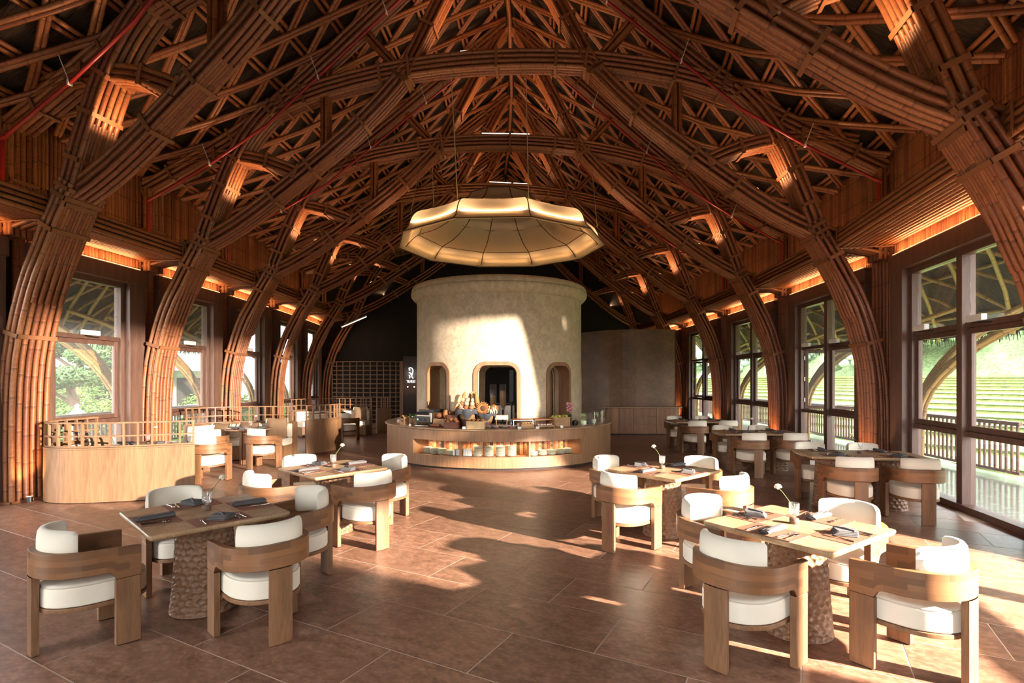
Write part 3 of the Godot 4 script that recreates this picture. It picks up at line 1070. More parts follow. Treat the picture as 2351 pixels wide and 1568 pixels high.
func frame_lamps(i: int, x: Transform3D) -> void:
	var nth: String = ["first", "second", "third", "fourth", "fifth", "sixth"][i]
	for m in [-1, 1]:
		var side := "garden" if m < 0 else "terrace"
		# on the rafter just inside the knee, washing the inner face of the upper limb
		uplight("small spotlight on the knee of the %s truss, %s side" % [nth, side], x * Vector3(4.72 * m, 5.26, 0.0), x * Vector3(5.10 * m, 6.1, 0), NODE_LIGHT, 70.0)
		uplight("small spotlight on the floor by the %s truss's %s column" % [nth, side], x * Vector3(6.40 * m, 0.11, 0.16), x * Vector3(6.62 * m, 1.5, 0.05), FOOT_LIGHT, 40.0)
	# a line of light lying on the collar, shining up into the roof
	if i < 5:
		var o := thing("collar_lamp", "slim line lamp lying on the collar of the %s bamboo truss" % nth, "lamp", Vector3.ZERO, 0.0, "line lamps on the collars")
		o.transform = Transform3D(x.basis.orthonormalized(), x * Vector3(0, 7.95, 0))
		part(o, "housing", bx(Vector3(1.25, 0.04, 0.05), Vector3(-0.1, 0.0, 0), 0.004), M.white_metal)
		part(o, "glowing_tube", bx(Vector3(1.2, 0.02, 0.04), Vector3(-0.1, 0.03, 0), 0.004), M.glow_white)
		var l := AreaLight3D.new()
		l.name = "line_light"
		o.add_child(l)
		l.area_size = Vector2(1.2, 0.04)
		l.position = Vector3(-0.1, 0.05, 0)
		l.rotation = Vector3(PI / 2, 0, 0)
		l.light_energy = COLLAR_LIGHT
		l.light_color = Color(1.0, 0.78, 0.58)
		l.area_range = 30.0
		l.shadow_enabled = true

func sprinkler_pipe(i: int, m: int, x: Transform3D) -> void:
	var nth: String = ["first", "second", "third", "fourth"][i]
	var o := thing("sprinkler_pipe", "red sprinkler pipe under the roof along the %s truss, %s side" % [nth, "garden" if m < 0 else "terrace"], "pipe", Vector3.ZERO, 0.0, "red pipes under the roof")
	o.transform = Transform3D(x.basis.orthonormalized(), x.origin)
	var k := x.basis.x.length()
	var run := []
	for p in [Vector2(6.62, 5.20), Vector2(5.4, 5.86), Vector2(4.3, 6.55), Vector2(3.3, 7.42), Vector2(2.0, 8.55), Vector2(1.3, 9.15)]:
		run.append(Vector3(p.x * m * k, p.y, 0.36))
	part(o, "pipe", rod(run, 0.027, 8), M.red)
	part(o, "drop_pipe", rod([Vector3(6.62 * m * k, 5.2, 0.36), Vector3(6.62 * m * k, 4.5, 0.36)], 0.027, 8), M.red)
	part(o, "elbow", rod([Vector3(6.66 * m * k, 5.18, 0.36), Vector3(6.56 * m * k, 5.24, 0.36)], 0.036, 8), M.red)
	for j in [1, 3, 4]:
		var p: Vector3 = run[j]
		part(o, "hanger", rod([p, p + Vector3(0.12 * m, 0.36, 0.05)], 0.007, 5), M.white_metal)
		part(o, "clip", bx(Vector3(0.03, 0.07, 0.07), p, 0.004), M.white_metal)

# ---------------------------------------------------------------- chairs
func u_path(s: float, r: float) -> Vector3:
	# plan of the chair's rail: s = -1 .. 1 from arm tip to arm tip, r inside (-) or outside (+) of the middle line
	var arm := 0.27
	var rad := 0.275
	var arc := PI * rad
	var total := 2.0 * arm + arc
	var l := (s + 1.0) * 0.5 * total
	if l < arm:
		return Vector3(-(rad + r), 0, -0.27 + l)
	if l > arm + arc:
		return Vector3(rad + r, 0, -0.27 + total - l)
	var a := PI - (l - arm) / rad
	return Vector3(cos(a) * (rad + r), 0, sin(a) * (rad + r) * 0.98)

func make_chair() -> Node3D:
	var o := thing("barrel_chair", "", "chair", Vector3.ZERO, 0.0, "oak barrel chairs with cream cushions")
	# curved rail, deeper where it runs down into the legs
	var q := MB.new()
	var th := 0.022
	var steps := 144
	var lower := func(s: float) -> float:
		var y := 0.50 + 0.02 * (1.0 - absf(s))
		var l := (1.0 - absf(s)) * 0.5 * 1.404
		if l < 0.145:
			return 0.452
		if l < 0.20:
			var x := (l - 0.145) / 0.055
			return lerpf(0.452, y, sqrt(maxf(0.0, 1.0 - (1.0 - x) * (1.0 - x))))
		return y
	var rows := []
	for i in steps + 1:
		var s := -1.0 + 2.0 * i / steps
		var y0: float = lower.call(s)
		var y1 := 0.655 + 0.03 * (1.0 - absf(s))
		var po := u_path(s, th)
		var pi_ := u_path(s, -th)
		var nn := (po - pi_).normalized()
		var e := 0.005
		var u := s * 0.46
		var pm := nn * e
		rows.append([
			q.add(po + Vector3(0, y0 + e, 0), nn, Vector2(u, 0)), q.add(po + Vector3(0, y1 - e, 0), nn, Vector2(u, 1)),
			q.add(po - pm + Vector3(0, y1, 0), Vector3.UP, Vector2(u, 0.97)), q.add(pi_ + pm + Vector3(0, y1, 0), Vector3.UP, Vector2(u, 0.85)),
			q.add(pi_ + Vector3(0, y1 - e, 0), -nn, Vector2(u, 1)), q.add(pi_ + Vector3(0, y0 + e, 0), -nn, Vector2(u, 0)),
			q.add(pi_ + pm + Vector3(0, y0, 0), Vector3.DOWN, Vector2(u, 0.1)), q.add(po - pm + Vector3(0, y0, 0), Vector3.DOWN, Vector2(u, 0.2))])
	for i in steps:
		for k in 8:
			q.quad(rows[i][k], rows[i + 1][k], rows[i + 1][(k + 1) % 8], rows[i][(k + 1) % 8])
	for e in [0, steps]:
		var pts := []
		for k in 8:
			pts.append(q.v[rows[e][k]])
		q.face(pts, Vector3(0, 0, -1))
	part(o, "rail", q.mesh(), M.stave)
	# legs: one board under each arm, one that follows the curve at the back
	for e in [-1, 1]:
		part(o, "leg", bx(Vector3(0.044, 0.448, 0.145), Vector3(e * 0.275, 0.228, -0.1975), 0.005), M.oak_leg)
		part(o, "foot_pad", bx(Vector3(0.03, 0.006, 0.1), Vector3(e * 0.275, 0.003, -0.1975), 0.0), M.black)
	q = MB.new()
	rows = []
	for i in 9:
		var s := (i - 4) / 4.0 * 0.105
		var po := u_path(s, th)
		var pi_ := u_path(s, -th)
		var nn := (po - pi_).normalized()
		rows.append([q.add(po + Vector3(0, 0.006, 0), nn), q.add(po + Vector3(0, 0.515, 0), nn), q.add(pi_ + Vector3(0, 0.515, 0), -nn), q.add(pi_ + Vector3(0, 0.006, 0), -nn)])
	for i in 8:
		q.quad(rows[i][0], rows[i + 1][0], rows[i + 1][1], rows[i][1])
		q.quad(rows[i][2], rows[i + 1][2], rows[i + 1][3], rows[i][3])
		q.face([q.v[rows[i][3]], q.v[rows[i + 1][3]], q.v[rows[i + 1][0]], q.v[rows[i][0]]], Vector3.DOWN)
	for e in [0, 8]:
		q.face([q.v[rows[e][0]], q.v[rows[e][1]], q.v[rows[e][2]], q.v[rows[e][3]]], Vector3(-1 if e == 0 else 1, 0, 0))
	part(o, "leg", q.mesh(), M.oak_leg)
	# seat board and cushion: a D that reaches past the arms at the front
	var outline := func(grow: float) -> Array:
		var ring := []
		for i in 40:
			var a := TAU * i / 40.0
			var x := sin(a)
			var z := cos(a)
			var n := 3.2 if z < 0.0 else 2.15
			var k := pow(pow(absf(x), n) + pow(absf(z), n), -1.0 / n)
			ring.append(Vector3(x * k * (0.243 + grow), 0, -0.055 + z * k * (0.295 + grow)))
		return ring
	q = MB.new()
	q.slab(outline.call(0.004), 0.275, 0.305, 0.006)
	part(o, "seat_board", q.mesh(), M.oak)
	q = MB.new()
	q.slab(outline.call(0.0), 0.306, 0.452, 0.035, Vector3.ZERO, Basis(), 0.012)
	var seat := part(o, "seat_cushion", q.mesh(), M.cream)
	var ring: Array = outline.call(-0.006)
	ring.append(ring[0])
	var pipe := []
	for p in ring:
		pipe.append(p + Vector3(0, 0.437, 0))
	part(seat, "piping", rod(pipe, 0.004, 5), M.piping)
	# back pad: an arc of padding standing inside the rail
	q = MB.new()
	rows = []
	var arc := 28
	for i in arc + 1:
		var x := -1.0 + 2.0 * i / arc
		var s := x * 0.50
		var slim := pow(maxf(0.0, 1.0 - pow(absf(x), 14.0)), 0.5)
		var mid := u_path(s, -0.055)
		var nn := (u_path(s, 0.0) - u_path(s, -0.1)).normalized()
		var row := []
		for k in 16:
			var a := TAU * k / 16.0
			var cx := cos(a)
			var cy := sin(a)
			var n := 3.4
			var g := pow(pow(absf(cx), n) + pow(absf(cy), n), -1.0 / n)
			var hw := 0.034 * maxf(slim, 0.12)
			var hh := 0.118 * (0.82 + 0.18 * slim)
			row.append(q.add(mid + nn * cx * g * hw + Vector3(0, 0.685 + cy * g * hh + 0.012 * (1.0 - x * x), 0), nn * cx + Vector3(0, cy, 0)))
		rows.append(row)
	for i in arc:
		for k in 16:
			q.quad(rows[i][k], rows[i + 1][k], rows[i + 1][(k + 1) % 16], rows[i][(k + 1) % 16])
	for e in [0, arc]:
		var tip := u_path(-0.50 if e == 0 else 0.50, -0.055)
		var c := q.add(tip + Vector3(0, 0.685, 0), Vector3(0, 0, -1))
		for k in 16:
			q.tri(c, rows[e][k], rows[e][(k + 1) % 16])
	part(o, "back_pad", q.mesh(), M.cream)
	return o

# ---------------------------------------------------------------- tables
var column_mesh: ArrayMesh

func make_column_mesh() -> ArrayMesh:
	# a tapered post carved all over with shallow round hollows
	var q := MB.new()
	var na := 198
	var ny := 120
	var high := 0.70
	var round_ := 22.0
	for j in ny + 1:
		var y := high * j / ny
		var base := 0.192 + 0.040 * pow(1.0 - y / high, 1.6)
		for i in na + 1:
			var a := TAU * i / na
			# nearest of the loosely staggered hollows
			var row := y / 0.047
			var best := 9.0
			for dr in [-1, 0, 1]:
				var rr: int = floori(row) + dr
				var sh := 0.5 if posmod(rr, 2) == 1 else 0.0
				var x := a / TAU * round_ - sh
				for dc in [-1, 0, 1]:
					var cc: int = floori(x) + dc
					var hsh := sin(rr * 127.1 + posmod(cc, int(round_)) * 311.7) * 43758.5453
					hsh -= floorf(hsh)
					var h2 := hsh * 7.31
					h2 -= floorf(h2)
					var d := Vector2((x - cc - 0.5 - (hsh - 0.5) * 0.26) * 1.14, (row - rr - 0.5 - (h2 - 0.5) * 0.26)).length()
					best = minf(best, d)
			var dip := 0.015 * clampf(1.0 - pow(best / 0.56, 2.2), 0.0, 1.0)
			if j < 2 or j > ny - 2:
				dip = 0.0
			var rad := base - dip
			q.add(Vector3(sin(a) * rad * 1.06, y, cos(a) * rad), Vector3(sin(a), 0, cos(a)))
	for j in ny:
		for i in na:
			var k := j * (na + 1) + i
			q.quad(k, k + 1, k + na + 2, k + na + 1)
	q.smooth()
	return q.mesh()

func rounded(hx: float, hz: float, r: float) -> Array:
	var out := []
	for c in [[1, 1, 0.0], [1, -1, PI * 0.5], [-1, -1, PI], [-1, 1, PI * 1.5]]:
		for i in 5:
			var a: float = c[2] + PI * 0.5 * i / 4.0
			out.append(Vector3(c[0] * (hx - r) + sin(a) * r, 0, c[1] * (hz - r) + cos(a) * r))
	return out

var set_parts := {}

func make_table(label: String, at: Vector2, turn: float, hx: float, hz: float) -> Node3D:
	var long := hx > hz * 1.2
	var o := thing("carved_base_table", label, "table", V(at.x, 0, at.y), turn, "carved base dining tables")
	var q := MB.new()
	q.slab(rounded(hx, hz, 0.025), 0.705, 0.750, 0.010, Vector3.ZERO, Basis(), 0.030)
	part(o, "table_top", q.mesh(), M.table_wood)
	for x in ([-0.36, 0.36] if long else [0.0]):
		part(o, "column", column_mesh, M.carved, Vector3(x, 0.004, 0))
	return o

func make_setting_parts() -> void:
	var q := MB.new()
	q.slab(rounded(0.195, 0.135, 0.006), 0.0, 0.003, 0.001)
	set_parts.placemat = q.mesh()
	# rolled napkin: a flattened roll with a spiral end and two cloth folds
	q = MB.new()
	var rows := []
	for i in 13:
		var z := -0.125 + 0.25 * i / 12.0
		var row := []
		for k in 14:
			var a := TAU * k / 14.0
			var w := 1.0 + 0.05 * sin(i * 1.3 + k * 2.0)
			row.append(q.add(Vector3(cos(a) * 0.036 * w + 0.006 * sin(i * 0.5), 0.0165 + sin(a) * 0.0155 * w, z), Vector3(cos(a), sin(a), 0)))
		rows.append(row)
	for i in 12:
		for k in 14:
			q.quad(rows[i][k], rows[i + 1][k], rows[i + 1][(k + 1) % 14], rows[i][(k + 1) % 14])
	for e in [0, 12]:
		var c := q.add(Vector3(0, 0.0165, -0.119 if e == 0 else 0.119), Vector3(0, 0, -1 if e == 0 else 1))
		for k in 14:
			q.tri(c, rows[e][k], rows[e][(k + 1) % 14])
	q.box(Vector3(0.012, 0.034, 0), Vector3(0.028, 0.006, 0.235), Basis(Vector3.UP, 0.09), 0.002)
	set_parts.roll = q.mesh()
	# folded napkin: three soft layers, one corner turned
	q = MB.new()
	for i in 4:
		q.slab(rounded(0.062 - i * 0.003, 0.078 - i * 0.004, 0.014), i * 0.009, i * 0.009 + 0.0095, 0.004, Vector3(0.002 * i, 0, 0.003 * i), Basis(Vector3.UP, 0.05 * i))
	q.tube([Vector3(0.045, 0.036, -0.06), Vector3(0.01, 0.041, 0.0), Vector3(-0.04, 0.037, 0.055)], 0.007, 6)
	set_parts.fold = q.mesh()
	# fork, knife and spoon
	q = MB.new()
	q.tube([Vector3(0, 0.003, 0.1), Vector3(0, 0.004, 0.03), Vector3(0, 0.007, -0.02)], 0.0045, 6, 0.0, 0.003)
	q.box(Vector3(0, 0.007, -0.036), Vector3(0.020, 0.003, 0.032), Basis(Vector3.RIGHT, 0.12), 0.001)
	for i in 4:
		q.box(Vector3((i - 1.5) * 0.0055, 0.008, -0.068), Vector3(0.003, 0.003, 0.042), Basis(Vector3.RIGHT, -0.12), 0.0)
	set_parts.fork = q.mesh()
	q = MB.new()
	q.tube([Vector3(0, 0.004, 0.1), Vector3(0, 0.005, 0.06), Vector3(0, 0.004, 0.0)], 0.006, 6, 0.0, 0.004)
	q.box(Vector3(-0.003, 0.004, -0.055), Vector3(0.016, 0.002, 0.11), Basis(), 0.0008)
	set_parts.knife = q.mesh()
	q = MB.new()
	q.tube([Vector3(0, 0.003, 0.095), Vector3(0, 0.004, 0.02), Vector3(0, 0.007, -0.03)], 0.0045, 6, 0.0, 0.003)
	q.ball(Vector3(0, 0.007, -0.055), Vector3(0.017, 0.004, 0.027), 10, 6)
	set_parts.spoon = q.mesh()

func make_vase(label: String, at: Vector3, lean: float) -> void:
	var o := thing("bud_vase", label, "vase", at, 0.0, "glass bud vases with a white carnation")
	part(o, "wood_base", turned([Vector2(0, 0), Vector2(0.030, 0), Vector2(0.032, 0.003), Vector2(0.032, 0.037), Vector2(0.029, 0.040), Vector2(0, 0.040)], 20), M.base_wood)
	part(o, "glass_cup", turned([Vector2(0.008, 0.041), Vector2(0.010, 0.052), Vector2(0.026, 0.060), Vector2(0.034, 0.075), Vector2(0.036, 0.15), Vector2(0.0345, 0.15), Vector2(0.0325, 0.077), Vector2(0.022, 0.064), Vector2(0.0, 0.062)], 20), M.tumbler)
	part(o, "water", turned([Vector2(0.0, 0.066), Vector2(0.022, 0.068), Vector2(0.031, 0.080), Vector2(0.0325, 0.118), Vector2(0.0, 0.118)], 18), M.water)
	var d := Vector3(cos(lean), 0, -sin(lean))
	var tip := d * 0.115 + Vector3(0, 0.245, 0)
	part(o, "stem", rod([-d * 0.018 + Vector3(0, 0.07, 0), d * 0.03 + Vector3(0, 0.15, 0), d * 0.08 + Vector3(0, 0.212, 0), tip], 0.0025, 5), M.stem)
	var fl := MB.new()
	var rr := RandomNumberGenerator.new()
	rr.seed = 5
	for i in 44:
		var a := rr.randf() * TAU
		var b := rr.randf_range(0.15, 1.5)
		var dir := Vector3(sin(b) * cos(a), cos(b), sin(b) * sin(a))
		var c := tip + dir * 0.020
		var tb := Basis.looking_at(dir, Vector3(0.3, 0.2, 0.9)).rotated(dir, rr.randf() * TAU)
		fl.ball(c, Vector3(0.010, 0.0025, 0.009), 6, 4, tb)
	fl.ball(tip, Vector3(0.013, 0.016, 0.013), 8, 5)
	part(o, "flower", fl.mesh(), M.petal)

func lay_table(which: String, t: Transform3D, seats: Array) -> void:
	# seats: [local spot of the setting, angle of its outward side, name of the seat]
	for i in seats.size():
		var b := Basis(Vector3.UP, seats[i][1])
		var out := b * Vector3(0, 0, 1)
		var along := b * Vector3(1, 0, 0)
		var p: Vector3 = seats[i][0]
		var seat: String = seats[i][2]
		var turn: float = t.basis.get_euler().y + seats[i][1]
		single("placemat", set_parts.placemat, M.mat_leather, "brown leather placemat at %s of %s" % [seat, which], "placemat", t * (p + Vector3(0, 0.7505, 0)), turn, "brown leather placemats")
		var roll: bool = i % 2 == 1
		single("napkin", set_parts.roll if roll else set_parts.fold, M.napkin, "%s charcoal napkin at %s of %s" % ["rolled" if roll else "folded", seat, which], "napkin", t * (p + along * rng.randf_range(-0.01, 0.01) + Vector3(0, 0.754, 0)), turn + rng.randf_range(-0.12, 0.12) + (0.0 if roll else 0.5), "charcoal napkins")
		single("fork", set_parts.fork, M.steel, "steel fork at %s of %s" % [seat, which], "fork", t * (p - along * 0.115 + out * 0.02 + Vector3(0, 0.7545, 0)), turn + rng.randf_range(-0.1, 0.1), "steel forks")
		single("knife", set_parts.knife, M.steel, "steel knife at %s of %s" % [seat, which], "knife", t * (p + along * 0.11 + out * 0.02 + Vector3(0, 0.7545, 0)), turn + rng.randf_range(-0.1, 0.1), "steel knives")
		single("spoon", set_parts.spoon, M.steel, "steel spoon at %s of %s" % [seat, which], "spoon", t * (p + along * 0.150 + out * 0.02 + Vector3(0, 0.7545, 0)), turn + rng.randf_range(-0.1, 0.1), "steel spoons")

func build_dining() -> void:
	column_mesh = make_column_mesh()
	make_setting_parts()
	var proto := make_chair()
	var first := true
	var tables := [
		# label, plan spot, turn in degrees, half length, half width, distance of the chairs, lean of the flower
		["the square table by the booth screen", Vector2(-2.43, 4.29), 45.5, 0.48, 0.48, 0.76, 0.75],
		["the square table in strong sunlight", Vector2(2.05, 3.90), 34.4, 0.46, 0.46, 0.69, 2.3],
		["the garden-side table before the buffet", Vector2(-2.12, 6.42), 47.0, 0.46, 0.46, 0.76, 0.8],
		["the terrace-side table before the buffet", Vector2(1.76, 6.30), 41.0, 0.46, 0.46, 0.74, 2.3],
		["the long table at the nearest window", Vector2(4.88, 7.62), -9.0, 0.76, 0.40, 0.66, 2.0],
		["the long table at the second window", Vector2(4.85, 10.75), 0.0, 0.76, 0.40, 0.66, 2.0],
		["the long table at the third window", Vector2(4.75, 13.7), 4.0, 0.76, 0.40, 0.66, 2.0]]
	for k in tables.size():
		var a: Array = tables[k]
		var turn := deg_to_rad(a[2])
		var long: bool = a[3] > a[4] * 1.2
		var tops := ["square oak table on a carved base, by the booth screen", "square oak table on a carved base, in strong sunlight", "square oak table on a carved base, garden side before the buffet", "square oak table on a carved base, terrace side before the buffet", "long oak table on two carved bases at the nearest terrace window", "long oak table on two carved bases at the second terrace window", "long oak table on two carved bases at the third terrace window"]
		make_table(tops[k], a[1], turn, a[3], a[4])
		var t := Transform3D(Basis(Vector3.UP, turn), V(a[1].x, 0, a[1].y))
		var seats := []
		if long:
			for x in [-0.38, 0.38]:
				var w := "inner" if x < 0 else "window"
				seats.append([Vector3(x, 0, a[4] - 0.155), 0.0, "the near %s seat" % w])
				seats.append([Vector3(x, 0, -a[4] + 0.155), PI, "the far %s seat" % w])
		else:
			var names := ["the near terrace-side seat", "the near garden-side seat", "the far garden-side seat", "the far terrace-side seat"]
			for i in 4:
				var ang: float = [0.0, -PI / 2, PI, PI / 2][i]
				seats.append([Basis(Vector3.UP, ang) * Vector3(0, 0, a[3] - 0.145), ang, names[i]])
		lay_table(a[0], t, seats)
		make_vase("glass bud vase with white carnation on %s" % a[0], t * Vector3(0.02, 0.7505, -0.03), a[6])
		for i in seats.size():
			var out: Vector3 = Basis(Vector3.UP, seats[i][1]) * Vector3(0, 0, 1)
			var p: Vector3 = out * a[5]
			if long:
				p += Vector3(seats[i][0].x, 0, 0)
			elif k == 0 and i == 0:
				p += Vector3(0.17, 0, 0)
			elif k == 1 and i == 0:
				p += Vector3(0.13, 0, 0)
			var ct: float = turn + seats[i][1] + (0.0 if i % 2 == 0 else 0.03)
			var label: String = "oak barrel chair at %s of %s" % [seats[i][2], a[0]]
			if first:
				first = false
				proto.position = t * p
				proto.rotation.y = ct
				proto.set_meta("label", label)
			else:
				copy(proto, "barrel_chair", label, t * p, ct)
	# chairs of the round booth tables
	var more := [[Vector2(-5.08, 10.95), 155.0, "terrace-side barrel chair at the round table of the second booth"], [Vector2(-6.0, 10.75), 195.0, "garden-side barrel chair at the round table of the second booth"], [Vector2(-5.35, 9.5), 175.0, "barrel chair just behind the end of the curved booth screen"], [Vector2(-4.85, 15.8), 165.0, "barrel chair at the round table of the third booth"]]
	for c in more:
		copy(proto, "barrel_chair", c[2], V(c[0].x, 0, c[0].y), deg_to_rad(c[1] - 180.0))
	for c in [[Vector2(-5.6, 11.5), "second"], [Vector2(-5.45, 16.55), "third"], [Vector2(-5.95, 8.75), "first"]]:
		var o := thing("round_table", "round oak table in the %s booth" % c[1], "table", V(c[0].x, 0, c[0].y), 0.0, "round booth tables")
		part(o, "table_top", turned([Vector2(0, 0.72), Vector2(0.42, 0.72), Vector2(0.455, 0.735), Vector2(0.455, 0.748), Vector2(0.45, 0.75), Vector2(0, 0.75)], 40), M.table_wood)
		for i in 10:
			var a := TAU * i / 10.0
			part(o, "base_stave", bx(Vector3(0.075, 0.715, 0.03), Vector3(sin(a) * 0.15, 0.36, cos(a) * 0.15), 0.008, Basis(Vector3.UP, a)), M.oak_leg)
		var t := Transform3D(Basis(), V(c[0].x, 0, c[0].y))
		lay_table("the round table in the %s booth" % c[1], t, [[Vector3(0, 0, 0.28), 0.0, "the near seat"], [Vector3(-0.28, 0, 0), -PI / 2, "the garden-side seat"], [Vector3(0.28, 0, 0), PI / 2, "the terrace-side seat"]])
		make_vase("glass bud vase with white carnation on the round table in the %s booth" % c[1], t * Vector3(0, 0.7505, -0.1), 0.8)

# ---------------------------------------------------------------- booths on the garden side
func screen(called: String, label: String, path: Array, low: float, high: float, thick: float, each: float) -> void:
	# a curved wooden screen: solid below, open grid above. path: plan points
	var o := thing(called, label, "booth screen", Vector3.ZERO, 0.0, "curved wooden booth screens")
	var p := spline(path, 6)
	var len := [0.0]
	for i in range(1, p.size()):
		len.append(len[-1] + (p[i] - p[i - 1]).length())
	var strip := func(y0: float, y1: float, half: float) -> ArrayMesh:
		var q := MB.new()
		var rows := []
		for i in p.size():
			var d: Vector2 = (p[mini(i + 1, p.size() - 1)] - p[maxi(i - 1, 0)]).normalized()
			var nn := Vector2(-d.y, d.x)
			var a: Vector2 = p[i] + nn * half
			var b: Vector2 = p[i] - nn * half
			var n3 := V(nn.x, 0, nn.y)
			rows.append([q.add(V(a.x, y0, a.y), n3), q.add(V(a.x, y1, a.y), n3), q.add(V(a.x, y1, a.y), Vector3.UP), q.add(V(b.x, y1, b.y), Vector3.UP), q.add(V(b.x, y1, b.y), -n3), q.add(V(b.x, y0, b.y), -n3), q.add(V(b.x, y0, b.y), Vector3.DOWN), q.add(V(a.x, y0, a.y), Vector3.DOWN)])
		for i in p.size() - 1:
			for k in [0, 2, 4, 6]:
				q.quad(rows[i][k], rows[i + 1][k], rows[i + 1][k + 1], rows[i][k + 1])
		for e in [0, p.size() - 1]:
			var d: Vector2 = (p[0] - p[1]).normalized() if e == 0 else (p[-1] - p[-2]).normalized()
			q.face([q.v[rows[e][0]], q.v[rows[e][1]], q.v[rows[e][4]], q.v[rows[e][5]]], V(d.x, 0, d.y))
		return q.mesh()
	part(o, "panel", strip.call(0.012, low - 0.025, thick * 0.5), M.oak_panel)
	part(o, "ledge", strip.call(low - 0.022, low, thick * 0.5 + 0.004), M.oak_panel)
	for y in [low + 0.005, lerpf(low, high, 0.42), high - 0.022]:
		part(o, "grid_rail", strip.call(y, y + 0.022, 0.021), M.oak_panel)
	var count := int(len[-1] / each)
	for k in count + 1:
		var l: float = lerpf(0.02, len[-1] - 0.02, float(k) / count)
		var i := 1
		while i < len.size() - 1 and len[i] < l:
			i += 1
		var x: float = (l - len[i - 1]) / (len[i] - len[i - 1])
		var c: Vector2 = p[i - 1].lerp(p[i], x)
		var d: Vector2 = (p[i] - p[i - 1]).normalized()
		part(o, "upright", bx(Vector3(0.026, high - low - 0.02, 0.04), V(c.x, (low + high) * 0.5, c.y), 0.002, Basis(Vector3.UP, atan2(d.y, d.x))), M.oak_panel)

func pillow(label: String, at: Vector3, turn: float, s := Vector3(0.21, 0.2, 0.07), tip := 0.0) -> void:
	var q := MB.new()
	var nn := 10
	var half := []
	for f in [1.0, -1.0]:
		var first := q.v.size()
		for j in nn + 1:
			for i in nn + 1:
				var x := -1.0 + 2.0 * i / nn
				var y := -1.0 + 2.0 * j / nn
				var z: float = pow(maxf(0.0, (1.0 - x * x) * (1.0 - y * y)), 0.45)
				var pinch := 1.0 - 0.10 * (1.0 - absf(x * y))
				q.add(Vector3(x * s.x * pinch, y * s.y * pinch, f * z * s.z), Vector3(0, 0, f), Vector2(x, y))
		for j in nn:
			for i in nn:
				var k := first + j * (nn + 1) + i
				q.quad(k, k + 1, k + nn + 2, k + nn + 1)
	q.smooth()
	var o := thing("cushion", label, "cushion", at, turn, "striped scatter cushions")
	var m := part(o, "cover", q.mesh(), M.pillow)
	m.rotation.x = tip
	for e in [-1, 1]:
		part(o, "tassel", rod([Vector3(e * s.x * 0.97, s.y * 0.9, 0), Vector3(e * s.x * 1.02, s.y * 0.5, 0.03)], 0.012, 6), M.straw_white)

func bench(label: String, path: Array) -> void:
	# upholstered bench along the inside of a screen
	var o := thing("banquette", label, "bench", Vector3.ZERO, 0.0, "curved booth benches")
	var p := spline(path, 5)
	var sweep := func(y0: float, y1: float, n0: float, n1: float, soft: float) -> ArrayMesh:
		var q := MB.new()
		var rows := []
		for i in p.size():
			var d: Vector2 = (p[mini(i + 1, p.size() - 1)] - p[maxi(i - 1, 0)]).normalized()
			var nn := Vector2(d.y, -d.x)
			var row := []
			for k in [[n0, y0 + soft], [n0, y1 - soft], [n0 + soft, y1], [n1 - soft, y1], [n1, y1 - soft], [n1, y0 + soft], [n1 - soft, y0], [n0 + soft, y0]]:
				var c: Vector2 = p[i] + nn * k[0]
				row.append(q.add(V(c.x, k[1], c.y), Vector3.UP))
			rows.append(row)
		for i in p.size() - 1:
			for k in 8:
				var a: int = rows[i][k]
				var b: int = rows[i + 1][k]
				var c: int = rows[i + 1][(k + 1) % 8]
				var d: int = rows[i][(k + 1) % 8]
				var mid := (q.v[rows[i][0]] + q.v[rows[i][4]]) * 0.5
				var out := (q.v[a] + q.v[d]) * 0.5 - mid
				for w in [a, b, c, d]:
					q.n[w] = out.normalized()
				q.quad(a, b, c, d)
		q.smooth()
		for e in [0, p.size() - 1]:
			var d: Vector2 = (p[0] - p[1]).normalized() if e == 0 else (p[-1] - p[-2]).normalized()
			var pts := []
			for k in 8:
				pts.append(q.v[rows[e][k]])
			q.face(pts, V(d.x, 0, d.y))
		return q.mesh()
	part(o, "plinth", sweep.call(0.01, 0.31, 0.05, 0.46, 0.004), M.oak_panel)
	part(o, "seat_cushion", sweep.call(0.315, 0.46, 0.04, 0.52, 0.03), M.cream)
	part(o, "back_cushion", sweep.call(0.47, 0.78, 0.04, 0.15, 0.03), M.cream)

